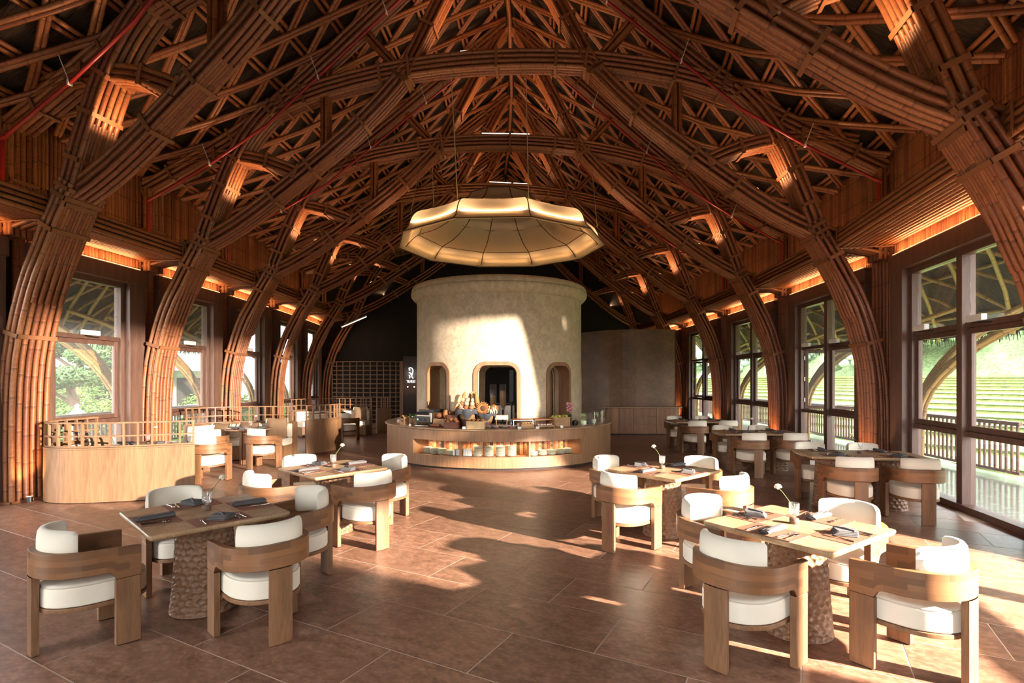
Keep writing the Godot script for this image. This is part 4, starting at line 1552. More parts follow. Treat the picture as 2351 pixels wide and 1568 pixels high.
func build_booths() -> void:
	screen("booth_screen", "curved oak booth screen with open grid top, front one by the garden windows", [Vector2(-6.92, 9.05), Vector2(-7.0, 8.5), Vector2(-6.96, 8.12), Vector2(-6.70, 7.88), Vector2(-6.25, 7.84), Vector2(-5.7, 7.96), Vector2(-5.3, 8.12), Vector2(-4.87, 8.32)], 0.80, 1.17, 0.075, 0.172)
	screen("booth_screen", "curved oak booth screen behind the bench of the second booth", [Vector2(-7.0, 11.6), Vector2(-6.8, 12.15), Vector2(-6.25, 12.5), Vector2(-5.6, 12.62), Vector2(-5.02, 12.62)], 0.80, 1.17, 0.11, 0.172)
	screen("booth_screen", "oak booth screen curving back from the end of the second booth", [Vector2(-4.92, 12.92), Vector2(-4.68, 13.2), Vector2(-4.5, 13.6), Vector2(-4.46, 14.05)], 0.80, 1.17, 0.075, 0.172)
	screen("booth_screen", "curved oak booth screen behind the bench of the third booth", [Vector2(-6.9, 16.9), Vector2(-6.5, 17.4), Vector2(-5.7, 17.75), Vector2(-5.0, 17.8), Vector2(-4.6, 17.8)], 0.80, 1.17, 0.11, 0.172)
	screen("booth_screen", "far oak booth screen curving back beside the grid partition", [Vector2(-4.5, 18.0), Vector2(-4.3, 18.3), Vector2(-4.2, 18.7)], 0.80, 1.17, 0.075, 0.172)
	bench("cream banquette curving round the second booth", [Vector2(-6.95, 11.55), Vector2(-6.74, 12.06), Vector2(-6.22, 12.40), Vector2(-5.6, 12.52), Vector2(-5.06, 12.52)])
	bench("cream banquette curving round the third booth", [Vector2(-6.8, 16.9), Vector2(-6.45, 17.28), Vector2(-5.7, 17.63), Vector2(-5.0, 17.68), Vector2(-4.64, 17.68)])
	bench("cream banquette inside the front booth", [Vector2(-6.55, 7.96), Vector2(-6.80, 8.10), Vector2(-6.90, 8.45), Vector2(-6.86, 9.0)])
	pillow("striped cushion lying at the garden end of the second booth's bench", V(-6.42, 0.66, 11.98), -0.25, Vector3(0.24, 0.17, 0.07), -0.3)
	pillow("striped cushion in the middle of the second booth's bench", V(-5.88, 0.66, 12.14), -0.1, Vector3(0.24, 0.17, 0.07), -0.3)
	pillow("large brown striped cushion at the open end of the second booth's bench", V(-5.28, 0.70, 12.19), 0.15, Vector3(0.23, 0.23, 0.08), -0.2)
	pillow("striped cushion at the open end of the third booth's bench", V(-4.85, 0.70, 17.34), 0.1, Vector3(0.21, 0.22, 0.08), -0.2)
	pillow("striped cushion in the middle of the third booth's bench", V(-5.6, 0.67, 17.28), 0.0, Vector3(0.24, 0.18, 0.07), -0.3)
	pillow("striped cushion inside the front booth", V(-6.52, 0.68, 8.6), 1.4, Vector3(0.21, 0.21, 0.07), -0.2)

# ---------------------------------------------------------------- plaster tower and round buffet
const TC := Vector2(-0.31, 13.23)
const TOWER_R := 1.98
const COUNTER_R := 2.67

func polar(a: float, r: float, y: float) -> Vector3:
	# a = 0 towards the camera, positive to the right
	return V(TC.x + sin(a) * r, y, TC.y - cos(a) * r)

func build_tower() -> void:
	var o := thing("plaster_tower", "round cream plaster tower with arched openings in the middle of the buffet", "tower", V(TC.x, 0, TC.y))
	var arches := [[0.0, 0.46], [deg_to_rad(-42), 0.36], [deg_to_rad(43), 0.36], [deg_to_rad(180), 0.50], [deg_to_rad(100), 0.42], [deg_to_rad(-140), 0.42], [deg_to_rad(140), 0.42], [deg_to_rad(-100), 0.42]]
	var top := 2.13
	var corner := 0.24
	var q := MB.new()
	var steps := 360
	for skin in 2:
		var r := TOWER_R - 0.24 * skin
		var s := 1.0 if skin == 0 else -1.0
		var first := q.v.size()
		for i in steps + 1:
			var a := TAU * i / steps
			var y0 := 0.0
			for c in arches:
				var d := absf(wrapf(a - c[0], -PI, PI)) * TOWER_R
				if d < c[1]:
					var e: float = d - (c[1] - corner)
					y0 = top if e < 0.0 else top - corner + sqrt(maxf(0.0, corner * corner - e * e))
			for y in [y0, 3.66]:
				q.add(polar(a, r, y) - V(TC.x, 0, TC.y), Vector3(sin(a), 0, cos(a)) * s)
		for i in steps:
			var k := first + i * 2
			# leave out the slivers where an opening begins
			q.quad(k, k + 1, k + 3, k + 2)
	part(o, "wall", q.mesh(), M.plaster)
	part(o, "rim", turned([Vector2(1.70, 3.60), Vector2(1.98, 3.60), Vector2(2.055, 3.66), Vector2(2.11, 3.73), Vector2(2.12, 3.80), Vector2(2.112, 3.822), Vector2(2.092, 3.832), Vector2(2.092, 3.842), Vector2(2.112, 3.855), Vector2(2.10, 3.90), Vector2(2.07, 3.945), Vector2(2.02, 3.97), Vector2(1.60, 3.97)], 120, 0.6), M.plaster)
	part(o, "inner_ceiling", turned([Vector2(0, 2.60), Vector2(1.75, 2.60)], 60), M.brown_panel)
	# wooden linings of the arches
	for c in arches:
		var b := Basis(Vector3.UP, c[0])
		var w: float = c[1]
		var line := []
		for i in 9:
			var t := PI * 0.5 * i / 8.0
			line.append(Vector2(w - corner + sin(t + PI * 0.5) * 0.0 + cos(t) * corner, top - corner + sin(t) * corner))
		var path := [Vector2(w, 0.80)]
		path.append_array(line)
		var full := path.duplicate()
		for i in range(path.size() - 1, -1, -1):
			full.append(Vector2(-path[i].x, path[i].y))
		var l := MB.new()
		var rows := []
		for i in full.size():
			var d: Vector2 = (full[mini(i + 1, full.size() - 1)] - full[maxi(i - 1, 0)]).normalized()
			var nn := Vector2(d.y, -d.x)
			var fo: Vector2 = full[i] + nn * 0.035
			var fi: Vector2 = full[i] - nn * 0.045
			# the tower is round: bring the face of the lining out to the plaster
			var zo := sqrt(TOWER_R * TOWER_R - fo.x * fo.x) + 0.025
			var zi := sqrt(TOWER_R * TOWER_R - fi.x * fi.x) + 0.025
			var zb := TOWER_R - 0.32
			var n3 := b * Vector3(nn.x, nn.y, 0)
			var f3 := b * Vector3(0, 0, 1)
			rows.append([l.add(b * Vector3(fo.x, fo.y, zb), n3), l.add(b * Vector3(fo.x, fo.y, zo), n3), l.add(b * Vector3(fo.x, fo.y, zo), f3), l.add(b * Vector3(fi.x, fi.y, zi), f3), l.add(b * Vector3(fi.x, fi.y, zi), -n3), l.add(b * Vector3(fi.x, fi.y, zb), -n3)])
		for i in full.size() - 1:
			for k in [0, 2, 4]:
				l.quad(rows[i][k], rows[i + 1][k], rows[i + 1][k + 1], rows[i][k + 1])
		part(o, "arch_lining", l.mesh(), M.oak)
	part(o, "inner_shelf", turned([Vector2(0, 0.76), Vector2(1.4, 0.76), Vector2(1.4, 0.80), Vector2(0, 0.80)], 48), M.oak)
	# a line lamp under the inner ceiling
	var lp := thing("ceiling_lamp", "line lamp under the ceiling inside the tower", "lamp", V(TC.x, 2.56, TC.y))
	part(lp, "housing", bx(Vector3(0.6, 0.04, 0.06), Vector3(0, 0.015, 0), 0.004), M.white_metal)
	part(lp, "glowing_tube", bx(Vector3(0.56, 0.015, 0.04), Vector3(0, -0.012, 0), 0.002), M.glow_white)
	var ll := AreaLight3D.new()
	ll.name = "line_light"
	lp.add_child(ll)
	ll.position = Vector3(0, -0.03, 0)
	ll.rotation.x = -PI / 2
	ll.area_size = Vector2(0.56, 0.04)
	ll.light_energy = 0.7
	ll.light_color = Color(1.0, 0.80, 0.60)
	ll.shadow_enabled = true
	# things seen through the middle arch
	for i in 2:
		var g := thing("cereal_dispenser", "%s tall glass dispenser seen through the middle arch" % ["garden-side", "terrace-side"][i], "dispenser", polar(0.0, 0.9, 0.803) + Vector3(-0.12 + i * 0.22, 0, 0), 0.0, "glass dispensers inside the tower")
		part(g, "stand", turned([Vector2(0, 0), Vector2(0.09, 0), Vector2(0.09, 0.02), Vector2(0.02, 0.03), Vector2(0.02, 0.3), Vector2(0, 0.3)], 14), M.dark_steel)
		part(g, "jar", turned([Vector2(0.03, 0.3), Vector2(0.075, 0.4), Vector2(0.075, 0.86), Vector2(0.06, 0.88), Vector2(0, 0.88)], 16), M.tumbler)
		part(g, "cereal", turned([Vector2(0, 0.32), Vector2(0.065, 0.41), Vector2(0.065, 0.62 + i * 0.1), Vector2(0, 0.64 + i * 0.1)], 14), M.crust[2])
	var sp := thing("column_speaker", "slim black column speaker inside the middle arch", "speaker", polar(0.0, 1.25, 0.803) + Vector3(0.3, 0, 0))
	part(sp, "pole", rod([Vector3(0, 0.02, 0), Vector3(0, 0.5, 0)], 0.02, 8), M.black)
	part(sp, "base", bx(Vector3(0.2, 0.02, 0.2), Vector3(0, 0.01, 0), 0.004), M.black)
	part(sp, "cabinet", bx(Vector3(0.1, 0.72, 0.12), Vector3(0, 0.84, 0), 0.01), M.black)
	var pan := thing("coffee_machine", "steel machine on the shelf inside the middle arch", "machine", polar(0.25, 0.5, 0.803))
	part(pan, "body", bx(Vector3(0.5, 0.4, 0.35), Vector3(0, 0.2, 0), 0.02), M.brushed)
	part(pan, "top", bx(Vector3(0.52, 0.03, 0.37), Vector3(0, 0.415, 0), 0.008), M.black)

func ring_strip(q: MB, a0: float, a1: float, r: float, y0: float, y1: float, out: float, uvw := 1.0) -> void:
	var k := maxi(2, int((a1 - a0) / deg_to_rad(1.5)))
	var first := q.v.size()
	for i in k + 1:
		var a := lerpf(a0, a1, float(i) / k)
		var nn := Vector3(sin(a), 0, cos(a)) * out
		q.add(polar(a, r, y0) - V(TC.x, 0, TC.y), nn, Vector2(uvw * i / k, 1))
		q.add(polar(a, r, y1) - V(TC.x, 0, TC.y), nn, Vector2(uvw * i / k, 0))
	for i in k:
		q.quad(first + i * 2, first + i * 2 + 1, first + i * 2 + 3, first + i * 2 + 2)

func ring_flat(q: MB, a0: float, a1: float, r0: float, r1: float, y: float, up: float) -> void:
	var k := maxi(2, int((a1 - a0) / deg_to_rad(1.5)))
	var first := q.v.size()
	for i in k + 1:
		var a := lerpf(a0, a1, float(i) / k)
		q.add(polar(a, r0, y) - V(TC.x, 0, TC.y), Vector3(0, up, 0))
		q.add(polar(a, r1, y) - V(TC.x, 0, TC.y), Vector3(0, up, 0))
	for i in k:
		q.quad(first + i * 2, first + i * 2 + 1, first + i * 2 + 3, first + i * 2 + 2)

func build_counter() -> void:
	var o := thing("buffet_counter", "round oak buffet counter with a lit niche of plates, around the plaster tower", "counter", V(TC.x, 0, TC.y))
	var n0 := deg_to_rad(-40.5)
	var n1 := deg_to_rad(40.5)
	var y0 := 0.27
	var y1 := 0.57
	var deep := 0.38
	var q := MB.new()
	ring_strip(q, n1, TAU + n0, COUNTER_R, 0.05, 0.775, 1.0)
	ring_strip(q, n0, n1, COUNTER_R, 0.05, y0, 1.0)
	ring_strip(q, n0, n1, COUNTER_R, y1, 0.775, 1.0)
	ring_flat(q, n0, n1, COUNTER_R - deep, COUNTER_R, y0, 1.0)
	ring_flat(q, n0, n1, COUNTER_R - deep, COUNTER_R, y1, -1.0)
	for a in [n0, n1]:
		var s := 1.0 if a < 0 else -1.0
		q.face([polar(a, COUNTER_R, y0) - V(TC.x, 0, TC.y), polar(a, COUNTER_R, y1) - V(TC.x, 0, TC.y), polar(a, COUNTER_R - deep, y1) - V(TC.x, 0, TC.y), polar(a, COUNTER_R - deep, y0) - V(TC.x, 0, TC.y)], Vector3(cos(a), 0, -sin(a)) * s)
	part(o, "body", q.mesh(), M.oak_panel)
	var hang := MB.new()
	ring_strip(hang, n0, n1, COUNTER_R - deep, y0, y1, 1.0, 3.0)
	part(o, "woven_backing", hang.mesh(), M.textile, Vector3.ZERO, "red and cream patterned textile behind the plates")
	part(o, "plinth", turned([Vector2(2.60, 0.0), Vector2(2.60, 0.05), Vector2(2.66, 0.05)], 96), M.dark_panel)
	part(o, "top", turned([Vector2(1.70, 0.775), Vector2(2.69, 0.775), Vector2(2.712, 0.783), Vector2(2.72, 0.795), Vector2(2.712, 0.806), Vector2(2.70, 0.81), Vector2(1.70, 0.81)], 128), M.stone_top)
	for a in [deg_to_rad(-15.5), deg_to_rad(14.3)]:
		part(o, "divider", bx(Vector3(0.03, y1 - y0, deep), polar(a, COUNTER_R - deep * 0.5 - 0.004, (y0 + y1) * 0.5) - V(TC.x, 0, TC.y), 0.002, Basis(Vector3.UP, a)), M.oak_panel)
	# small lamps in the ceiling of the niche
	for i in 7:
		var a := lerpf(n0 + 0.08, n1 - 0.08, i / 6.0)
		var l := thing("niche_lamp", "small downlight in the plate niche, %s from the garden side" % ["first", "second", "third", "fourth", "fifth", "sixth", "seventh"][i], "lamp", polar(a, COUNTER_R - 0.24, y1 - 0.004), 0.0, "downlights in the plate niche")
		part(l, "ring", turned([Vector2(0.03, 0.004), Vector2(0.03, -0.006), Vector2(0.024, -0.006), Vector2(0.024, 0.003)], 14), M.white_metal)
		part(l, "glowing_disc", turned([Vector2(0, -0.003), Vector2(0.023, -0.003)], 14), M.glow)
		var sl := SpotLight3D.new()
		sl.name = "spot_light"
		l.add_child(sl)
		sl.position = Vector3(0, -0.015, 0)
		sl.rotation.x = -PI / 2
		sl.spot_angle = 70.0
		sl.spot_angle_attenuation = 0.5
		sl.spot_range = 10.0
		sl.light_energy = NICHE
		sl.light_size = 0.02
		sl.light_color = Color(1.0, 0.82, 0.60)
		sl.shadow_enabled = true
	# plates
	var plate := turned([Vector2(0, 0.004), Vector2(0.042, 0.0), Vector2(0.058, 0.002), Vector2(0.091, 0.013), Vector2(0.0945, 0.017), Vector2(0.0925, 0.0195), Vector2(0.060, 0.010), Vector2(0, 0.009)], 22)
	var stacks := [[-36.0, 6, 0.22], [-31.3, 6, 0.20], [-26.6, 6, 0.19], [-21.7, 5, 0.18], [-8.6, 10, 0.17], [-3.4, 10, 0.17], [1.9, 10, 0.17], [6.9, 10, 0.17], [17.0, 4, 0.16], [21.6, 5, 0.17], [26.4, 5, 0.17], [31.2, 5, 0.17], [35.8, 5, 0.18]]
	var nth := ["first", "second", "third", "fourth", "fifth", "sixth", "seventh", "eighth", "ninth", "tenth", "eleventh", "twelfth", "thirteenth"]
	for i in stacks.size():
		for k in stacks[i][1]:
			var at := polar(deg_to_rad(stacks[i][0]) + rng.randf_range(-0.001, 0.001), COUNTER_R - stacks[i][2], y0 + 0.002 + k * 0.0198)
			var place := "bottom plate" if k == 0 else ("top plate" if k == stacks[i][1] - 1 else "middle plate")
			single("plate", plate, M.porcelain, "pale green stoneware %s of the %s plate stack from the garden side" % [place, nth[i]], "plate", at, rng.randf() * TAU, "stacked plates in the buffet niche")
	for i in 5:
		var a: float = deg_to_rad([-19.2, -17.9, -16.6, -14.0, -12.0][i])
		var b := thing("paper_cup_box", "small white box between the plate stacks, %s from the garden side" % nth[i], "box", polar(a, COUNTER_R - [0.12, 0.15, 0.12, 0.13, 0.14][i], y0 + 0.001), a, "white boxes in the plate niche")
		part(b, "body", bx(Vector3(0.055 if i < 3 else 0.085, 0.115 if i < 3 else 0.13, 0.07), Vector3(0, 0.06 if i < 3 else 0.066, 0), 0.01), M.white_box)
		part(b, "lid", bx(Vector3(0.05 if i < 3 else 0.08, 0.012, 0.065), Vector3(0, 0.122 if i < 3 else 0.137, 0), 0.004), M.porcelain)

# ---------------------------------------------------------------- food on the counter
const CY := 0.812

func crate(label: String, a: float, r: float, s: Vector3, m: Material, turn := 0.0, y := CY) -> Transform3D:
	var o := thing("wooden_crate", label, "crate", polar(a, r, y), a + turn, "wooden crates on the buffet")
	for e in [-1, 1]:
		part(o, "side_board", bx(Vector3(s.x, s.y - 0.006, 0.012), Vector3(0, s.y * 0.5, e * (s.z * 0.5 - 0.006)), 0.002), m)
		var grip := part(o, "end_board", bx(Vector3(0.012, s.y - 0.006, s.z - 0.024), Vector3(e * (s.x * 0.5 - 0.006), s.y * 0.5, 0), 0.002), m)
		part(grip, "hand_hole", bx(Vector3(0.002, 0.022, 0.07), Vector3(e * (s.x * 0.5 + 0.001), s.y * 0.66, 0), 0.0), M.black)
		for f in [-1, 1]:
			part(o, "corner_post", bx(Vector3(0.022, s.y, 0.006), Vector3(e * (s.x * 0.5 - 0.03), s.y * 0.5, f * (s.z * 0.5 + 0.003)), 0.001), m)
	part(o, "bottom_board", bx(Vector3(s.x - 0.024, 0.01, s.z - 0.024), Vector3(0, 0.008, 0), 0.0), m)
	return o.transform

func loaf(called: String, label: String, at: Vector3, s: Vector3, turn: float, tip: float, m: Material, group := "breads on the buffet") -> void:
	var q := MB.new()
	q.ball(Vector3.ZERO, s, 12, 8, Basis(), 0.05, int(at.x * 100.0))
	q.smooth()
	var o := single(called, q.mesh(), m, label, "bread", at, turn, group)
	o.rotation.z = tip

func croissant_mesh() -> ArrayMesh:
	var q := MB.new()
	for i in 7:
		var x := (i - 3) / 3.0
		var r := 0.024 * (1.0 - 0.6 * absf(x)) * (1.0 if i % 2 == 0 else 0.86) + 0.004
		q.ball(Vector3(x * 0.034, 0.0, absf(x) * absf(x) * 0.016), Vector3(0.010, r, r), 8, 6)
	return q.mesh()

func build_food() -> void:
	var nth := ["first", "second", "third", "fourth", "fifth", "sixth", "seventh", "eighth", "ninth", "tenth", "eleventh", "twelfth"]
	# conveyor toaster
	var a := deg_to_rad(-38.5)
	var o := thing("conveyor_toaster", "steel conveyor toaster with black vents on the buffet", "toaster", polar(a, 2.35, CY), a + 0.15)
	part(o, "body", bx(Vector3(0.40, 0.22, 0.42), Vector3(0.02, 0.19, -0.05), 0.02), M.brushed)
	part(o, "front_panel", bx(Vector3(0.36, 0.13, 0.02), Vector3(0.0, 0.15, 0.17), 0.005), M.black)
	part(o, "dial", rod([Vector3(-0.09, 0.15, 0.18), Vector3(-0.09, 0.15, 0.21)], 0.022, 12), M.steel)
	part(o, "dial", rod([Vector3(0.06, 0.15, 0.18), Vector3(0.06, 0.15, 0.205)], 0.016, 12), M.dark_steel)
	part(o, "feed_slot", bx(Vector3(0.34, 0.06, 0.04), Vector3(0, 0.27, 0.155), 0.006, Basis(Vector3.RIGHT, -0.5)), M.black)
	part(o, "vent_top", bx(Vector3(0.38, 0.05, 0.36), Vector3(0.03, 0.325, -0.08), 0.008), M.black)
	part(o, "top_plate", bx(Vector3(0.1, 0.012, 0.1), Vector3(-0.02, 0.357, 0.04), 0.003), M.crust[0])
	for ex in [-0.16, 0.18]:
		for ez in [-0.22, 0.14]:
			part(o, "leg", bx(Vector3(0.025, 0.08, 0.025), Vector3(ex, 0.04, ez), 0.002), M.black)
	part(o, "tray", bx(Vector3(0.36, 0.012, 0.3), Vector3(0, 0.02, 0.05), 0.003), M.steel)
	# bread crates
	var c := crate("light wood crate with one dark loaf, next to the toaster", deg_to_rad(-29.2), 2.31, Vector3(0.30, 0.17, 0.26), M.crate)
	loaf("bread_loaf", "round brown loaf on the crate next to the toaster", c * Vector3(-0.07, 0.232, 0), Vector3(0.105, 0.06, 0.085), c.basis.get_euler().y, 0.0, M.crust[1])
	loaf("bread_loaf", "pear-shaped tan loaf on the edge of the crate next to the toaster", c * Vector3(0.10, 0.262, 0.02), Vector3(0.062, 0.09, 0.06), 0.0, 0.0, M.crust[0])
	var d := crate("tall red-brown crate holding rolls in front of the bread basket", deg_to_rad(-22.2), 2.31, Vector3(0.25, 0.26, 0.20), M.crate_red)
	for i in 3:
		loaf("bread_roll", "%s long roll on top of the tall red-brown crate" % nth[i], d * Vector3(-0.075 + i * 0.075, 0.296, 0.0), Vector3(0.036, 0.036, 0.075), d.basis.get_euler().y, 0.1, M.crust[i % 2])
	var e := crate("low red-brown crate heaped with buns at the counter's edge", deg_to_rad(-20.4), 2.54, Vector3(0.30, 0.13, 0.18), M.crate_red)
	for i in 6:
		loaf("bun", "%s bun heaped in the low red-brown crate" % nth[i], e * Vector3(-0.09 + (i % 3) * 0.085, 0.135 + (0.045 if i > 3 else 0.0), -0.035 + int(i / 3) * 0.06), Vector3(0.046, 0.036, 0.042), i * 0.7, 0.0, M.crust[i % 2])
	var flat := thing("cutting_board", "wooden board with a flat brown loaf at the counter's edge", "board", polar(deg_to_rad(-28.6), 2.57, CY), deg_to_rad(-28.6))
	part(flat, "board", bx(Vector3(0.36, 0.018, 0.18), Vector3(0, 0.009, 0), 0.005), M.crate_red)
	loaf("bread_loaf", "flat brown loaf lying on the cutting board", flat.transform * Vector3(-0.03, 0.053, 0), Vector3(0.13, 0.034, 0.07), flat.rotation.y, 0.0, M.crust[1])
	# big bread basket
	a = deg_to_rad(-15.0)
	o = thing("bread_basket", "large wicker basket lined with grey cloth and heaped with loaves", "basket", polar(a, 2.00, CY), a)
	o.position = polar(a, 2.28, CY)
	part(o, "wicker", turned([Vector2(0, 0.18), Vector2(0.16, 0.18), Vector2(0.20, 0.32), Vector2(0.225, 0.36), Vector2(0.215, 0.37), Vector2(0.19, 0.33), Vector2(0, 0.30)], 28), M.wicker)
	part(o, "stand", turned([Vector2(0.14, 0.0), Vector2(0.14, 0.18), Vector2(0, 0.18)], 20), M.crate_red)
	var cl := MB.new()
	for ring in 2:
		for i in 41:
			var t := TAU * i / 40.0
			var r := 0.235 + 0.02 * sin(t * 7.0) + ring * 0.012
			cl.add(Vector3(sin(t) * r, 0.385 - ring * (0.14 + 0.05 * sin(t * 5.0)), cos(t) * r), Vector3(sin(t), 0.3, cos(t)))
	for i in 40:
		cl.quad(i, i + 1, i + 42, i + 41)
	cl.smooth()
	part(o, "cloth_lining", cl.mesh(), M.grey_cloth)
	part(o, "handle", rod(spline([Vector3(-0.22, 0.36, 0.02), Vector3(-0.17, 0.52, 0.10), Vector3(-0.05, 0.42, 0.22), Vector3(0.02, 0.37, 0.22)], 4), 0.011, 6), M.straw_white)
	var sticks := [[-0.20, 0.50, 0.04, 1.15], [-0.13, 0.54, -0.05, 1.3], [0.14, 0.55, -0.04, 1.9], [0.21, 0.53, 0.02, 1.75], [0.0, 0.50, -0.10, 1.5]]
	for i in sticks.size():
		loaf("baguette", "%s baguette standing in the wicker basket, from the garden side" % nth[i], o.transform * Vector3(sticks[i][0], sticks[i][1], sticks[i][2]), Vector3(0.20, 0.045, 0.045), o.rotation.y, sticks[i][3], M.crust[2 if i % 2 == 0 else 0])
	for i in 9:
		var x := -0.11 + (i % 3) * 0.11
		loaf("bread_roll", "%s floury roll in the heap of the wicker basket" % nth[i], o.transform * Vector3(x, 0.41 + int(i / 3) * 0.075, 0.10 - int(i / 3) * 0.05), Vector3(0.058, 0.046, 0.05), i * 0.9, 0.2, M.flour if i > 3 else M.crust[i % 2])
	# sunflower basket
	a = deg_to_rad(-5.4)
	o = thing("flower_basket", "wicker basket with dried sunflowers and a grey cloth", "basket", polar(a, 2.25, CY), a)
	part(o, "wicker", turned([Vector2(0, 0.12), Vector2(0.11, 0.12), Vector2(0.16, 0.25), Vector2(0.17, 0.28), Vector2(0.15, 0.28), Vector2(0, 0.24)], 24), M.wicker)
	part(o, "stand", turned([Vector2(0.10, 0.0), Vector2(0.10, 0.12), Vector2(0, 0.12)], 20), M.crate_red)
	cl = MB.new()
	for ring in 2:
		for i in 33:
			var t := TAU * i / 32.0
			var r := 0.185 + 0.015 * sin(t * 6.0) + ring * 0.01
			cl.add(Vector3(sin(t) * r, 0.295 - ring * (0.09 + 0.05 * sin(t * 4.0 + 1.0)), cos(t) * r), Vector3(sin(t), 0.3, cos(t)))
	for i in 32:
		cl.quad(i, i + 1, i + 34, i + 33)
	cl.smooth()
	part(o, "cloth_lining", cl.mesh(), M.grey_cloth)
	var heads := [[Vector3(-0.05, 0.40, 0.12), 0.13, o], [Vector3(0.16, 0.38, 0.0), 0.09, o]]
	for h in heads:
		var fl := MB.new()
		for ring in 2:
			for i in 18:
				var t := TAU * (i + ring * 0.5) / 18.0
				fl.ball(h[0] + Vector3(cos(t), sin(t), 0.0) * h[1] * (0.78 - ring * 0.2) + Vector3(0, 0, 0.008 * ring + 0.02), Vector3(h[1] * 0.34, h[1] * 0.10, 0.006), 6, 4, Basis(Vector3.BACK, t) * Basis(Vector3.UP, -0.35))
		part(o, "petals", fl.mesh(), M.sunflower)
		var sd := MB.new()
		sd.ball(h[0] + Vector3(0, 0, 0.02), Vector3(h[1] * 0.42, h[1] * 0.42, 0.025), 14, 8)
		part(o, "seed_head", sd.mesh(), M.seed)
	var dry := MB.new()
	for i in 14:
		dry.ball(Vector3(0.06 + 0.012 * i, 0.36 + 0.05 * sin(i * 1.9), 0.05 + 0.04 * cos(i * 2.3)), Vector3(0.012, 0.05, 0.012), 6, 4, Basis(Vector3.BACK, 0.3 * sin(i * 1.1)))
	part(o, "dry_sprays", dry.mesh(), M.straw_white)
	# croissants
	c = crate("pale crate full of croissants at the front of the counter", deg_to_rad(-9.0), 2.555, Vector3(0.36, 0.16, 0.18), tint_crate())
	var cm := croissant_mesh()
	for i in 8:
		var q := single("croissant", cm, M.crust[0], "%s croissant in the pale crate, %s row" % [nth[i % 4], "front" if i < 4 else "back"], "croissant", c * Vector3(-0.126 + (i % 4) * 0.084, 0.172, 0.042 if i < 4 else -0.046), c.basis.get_euler().y + PI / 2, "croissants in the pale crate")
	# jars and bowls of jam
	for i in 8:
		var t := deg_to_rad(-3.2 + i * 1.75)
		var rr := 2.55 if i % 2 == 0 else 2.40
		var j := thing("jam_bowl", "%s small glass bowl in the row of preserves, from the garden side" % nth[i], "bowl", polar(t, rr, CY), 0.0, "glass bowls of preserves")
		part(j, "glass", turned([Vector2(0.02, 0.0), Vector2(0.045, 0.012), Vector2(0.055, 0.07), Vector2(0.053, 0.07), Vector2(0.043, 0.016), Vector2(0, 0.006)], 16), M.tumbler)
		part(j, "preserve", turned([Vector2(0, 0.012), Vector2(0.040, 0.018), Vector2(0.045, 0.045), Vector2(0, 0.05)], 14), [M.choc, M.crust[0], M.jam, M.jam, M.choc, M.berry, M.crust[0], M.choc][i])
		part(j, "spoon", rod([Vector3(0.01, 0.03, 0), Vector3(0.05, 0.13, 0.02)], 0.004, 5), M.steel)
	o = thing("striped_stand", "small stand with a striped orange and white awning", "stand", polar(deg_to_rad(2.6), 2.22, CY), 0.0)
	for ex in [-0.11, 0.11]:
		part(o, "post", bx(Vector3(0.02, 0.17, 0.02), Vector3(ex, 0.085, 0), 0.002), M.crate)
	part(o, "shelf", bx(Vector3(0.24, 0.015, 0.14), Vector3(0, 0.05, 0), 0.002), M.crate)
	var aw := MB.new()
	aw.rect(Vector3(-0.13, 0.17, 0.08), Vector3(0.13, 0.17, 0.08), Vector3(0.13, 0.245, 0.05), Vector3(-0.13, 0.245, 0.05), Vector3(0, 0.3, 1).normalized())
	aw.rect(Vector3(-0.13, 0.245, 0.05), Vector3(0.13, 0.245, 0.05), Vector3(0.13, 0.25, -0.08), Vector3(-0.13, 0.25, -0.08), Vector3.UP)
	part(o, "awning", aw.mesh(), M.awning)
	# two low stands with pastries
	for k in 2:
		var t: float = deg_to_rad([13.0, 23.8][k])
		o = thing("display_stand", ["white framed stand with a long pastry on top", "wooden stand with a pastry slab beside the fruit crate"][k], "stand", polar(t, 2.28, CY), t, "pastry stands on the buffet")
		var fm: Material = M.white_metal if k == 0 else M.crate
		part(o, "top_board", bx(Vector3(0.42, 0.014, 0.22), Vector3(0, 0.155, 0), 0.002), fm)
		for ex in [-0.203, 0.203]:
			for ez in [-0.1, 0.1]:
				part(o, "leg", bx(Vector3(0.014, 0.148, 0.014), Vector3(ex, 0.074, ez), 0.001), fm)
		var py := MB.new()
		for i in 12:
			py.ball(Vector3(-0.19 + i * 0.035, 0.172, 0.0), Vector3(0.024, 0.014, 0.09), 8, 5)
		single("pastry_slab", py.mesh(), M.crust[k], ["long glazed pastry on the white framed stand", "long glazed pastry on the wooden stand"][k], "pastry", o.position, o.rotation.y, "long pastries on the stands")
	c = crate("small brown crate of sponge cakes in front of the white framed stand", deg_to_rad(13.8), 2.52, Vector3(0.26, 0.10, 0.16), M.crate)
	for i in 8:
		loaf("sponge_cake", "%s small sponge cake in the small brown crate" % nth[i], c * Vector3(-0.085 + (i % 4) * 0.057, 0.112, -0.035 + int(i / 4) * 0.07), Vector3(0.027, 0.02, 0.03), i * 0.4, 0.0, M.crust[2], "sponge cakes in the small crate")
	o = thing("dessert_tray", "pale tray of berry meringues at the counter's edge", "tray", polar(deg_to_rad(22.6), 2.54, CY), deg_to_rad(22.6))
	part(o, "tray", bx(Vector3(0.36, 0.03, 0.16), Vector3(0, 0.045, 0), 0.004), M.crate)
	for ex in [-0.16, 0.16]:
		part(o, "foot", bx(Vector3(0.02, 0.03, 0.15), Vector3(ex, 0.015, 0), 0.002), M.crate)
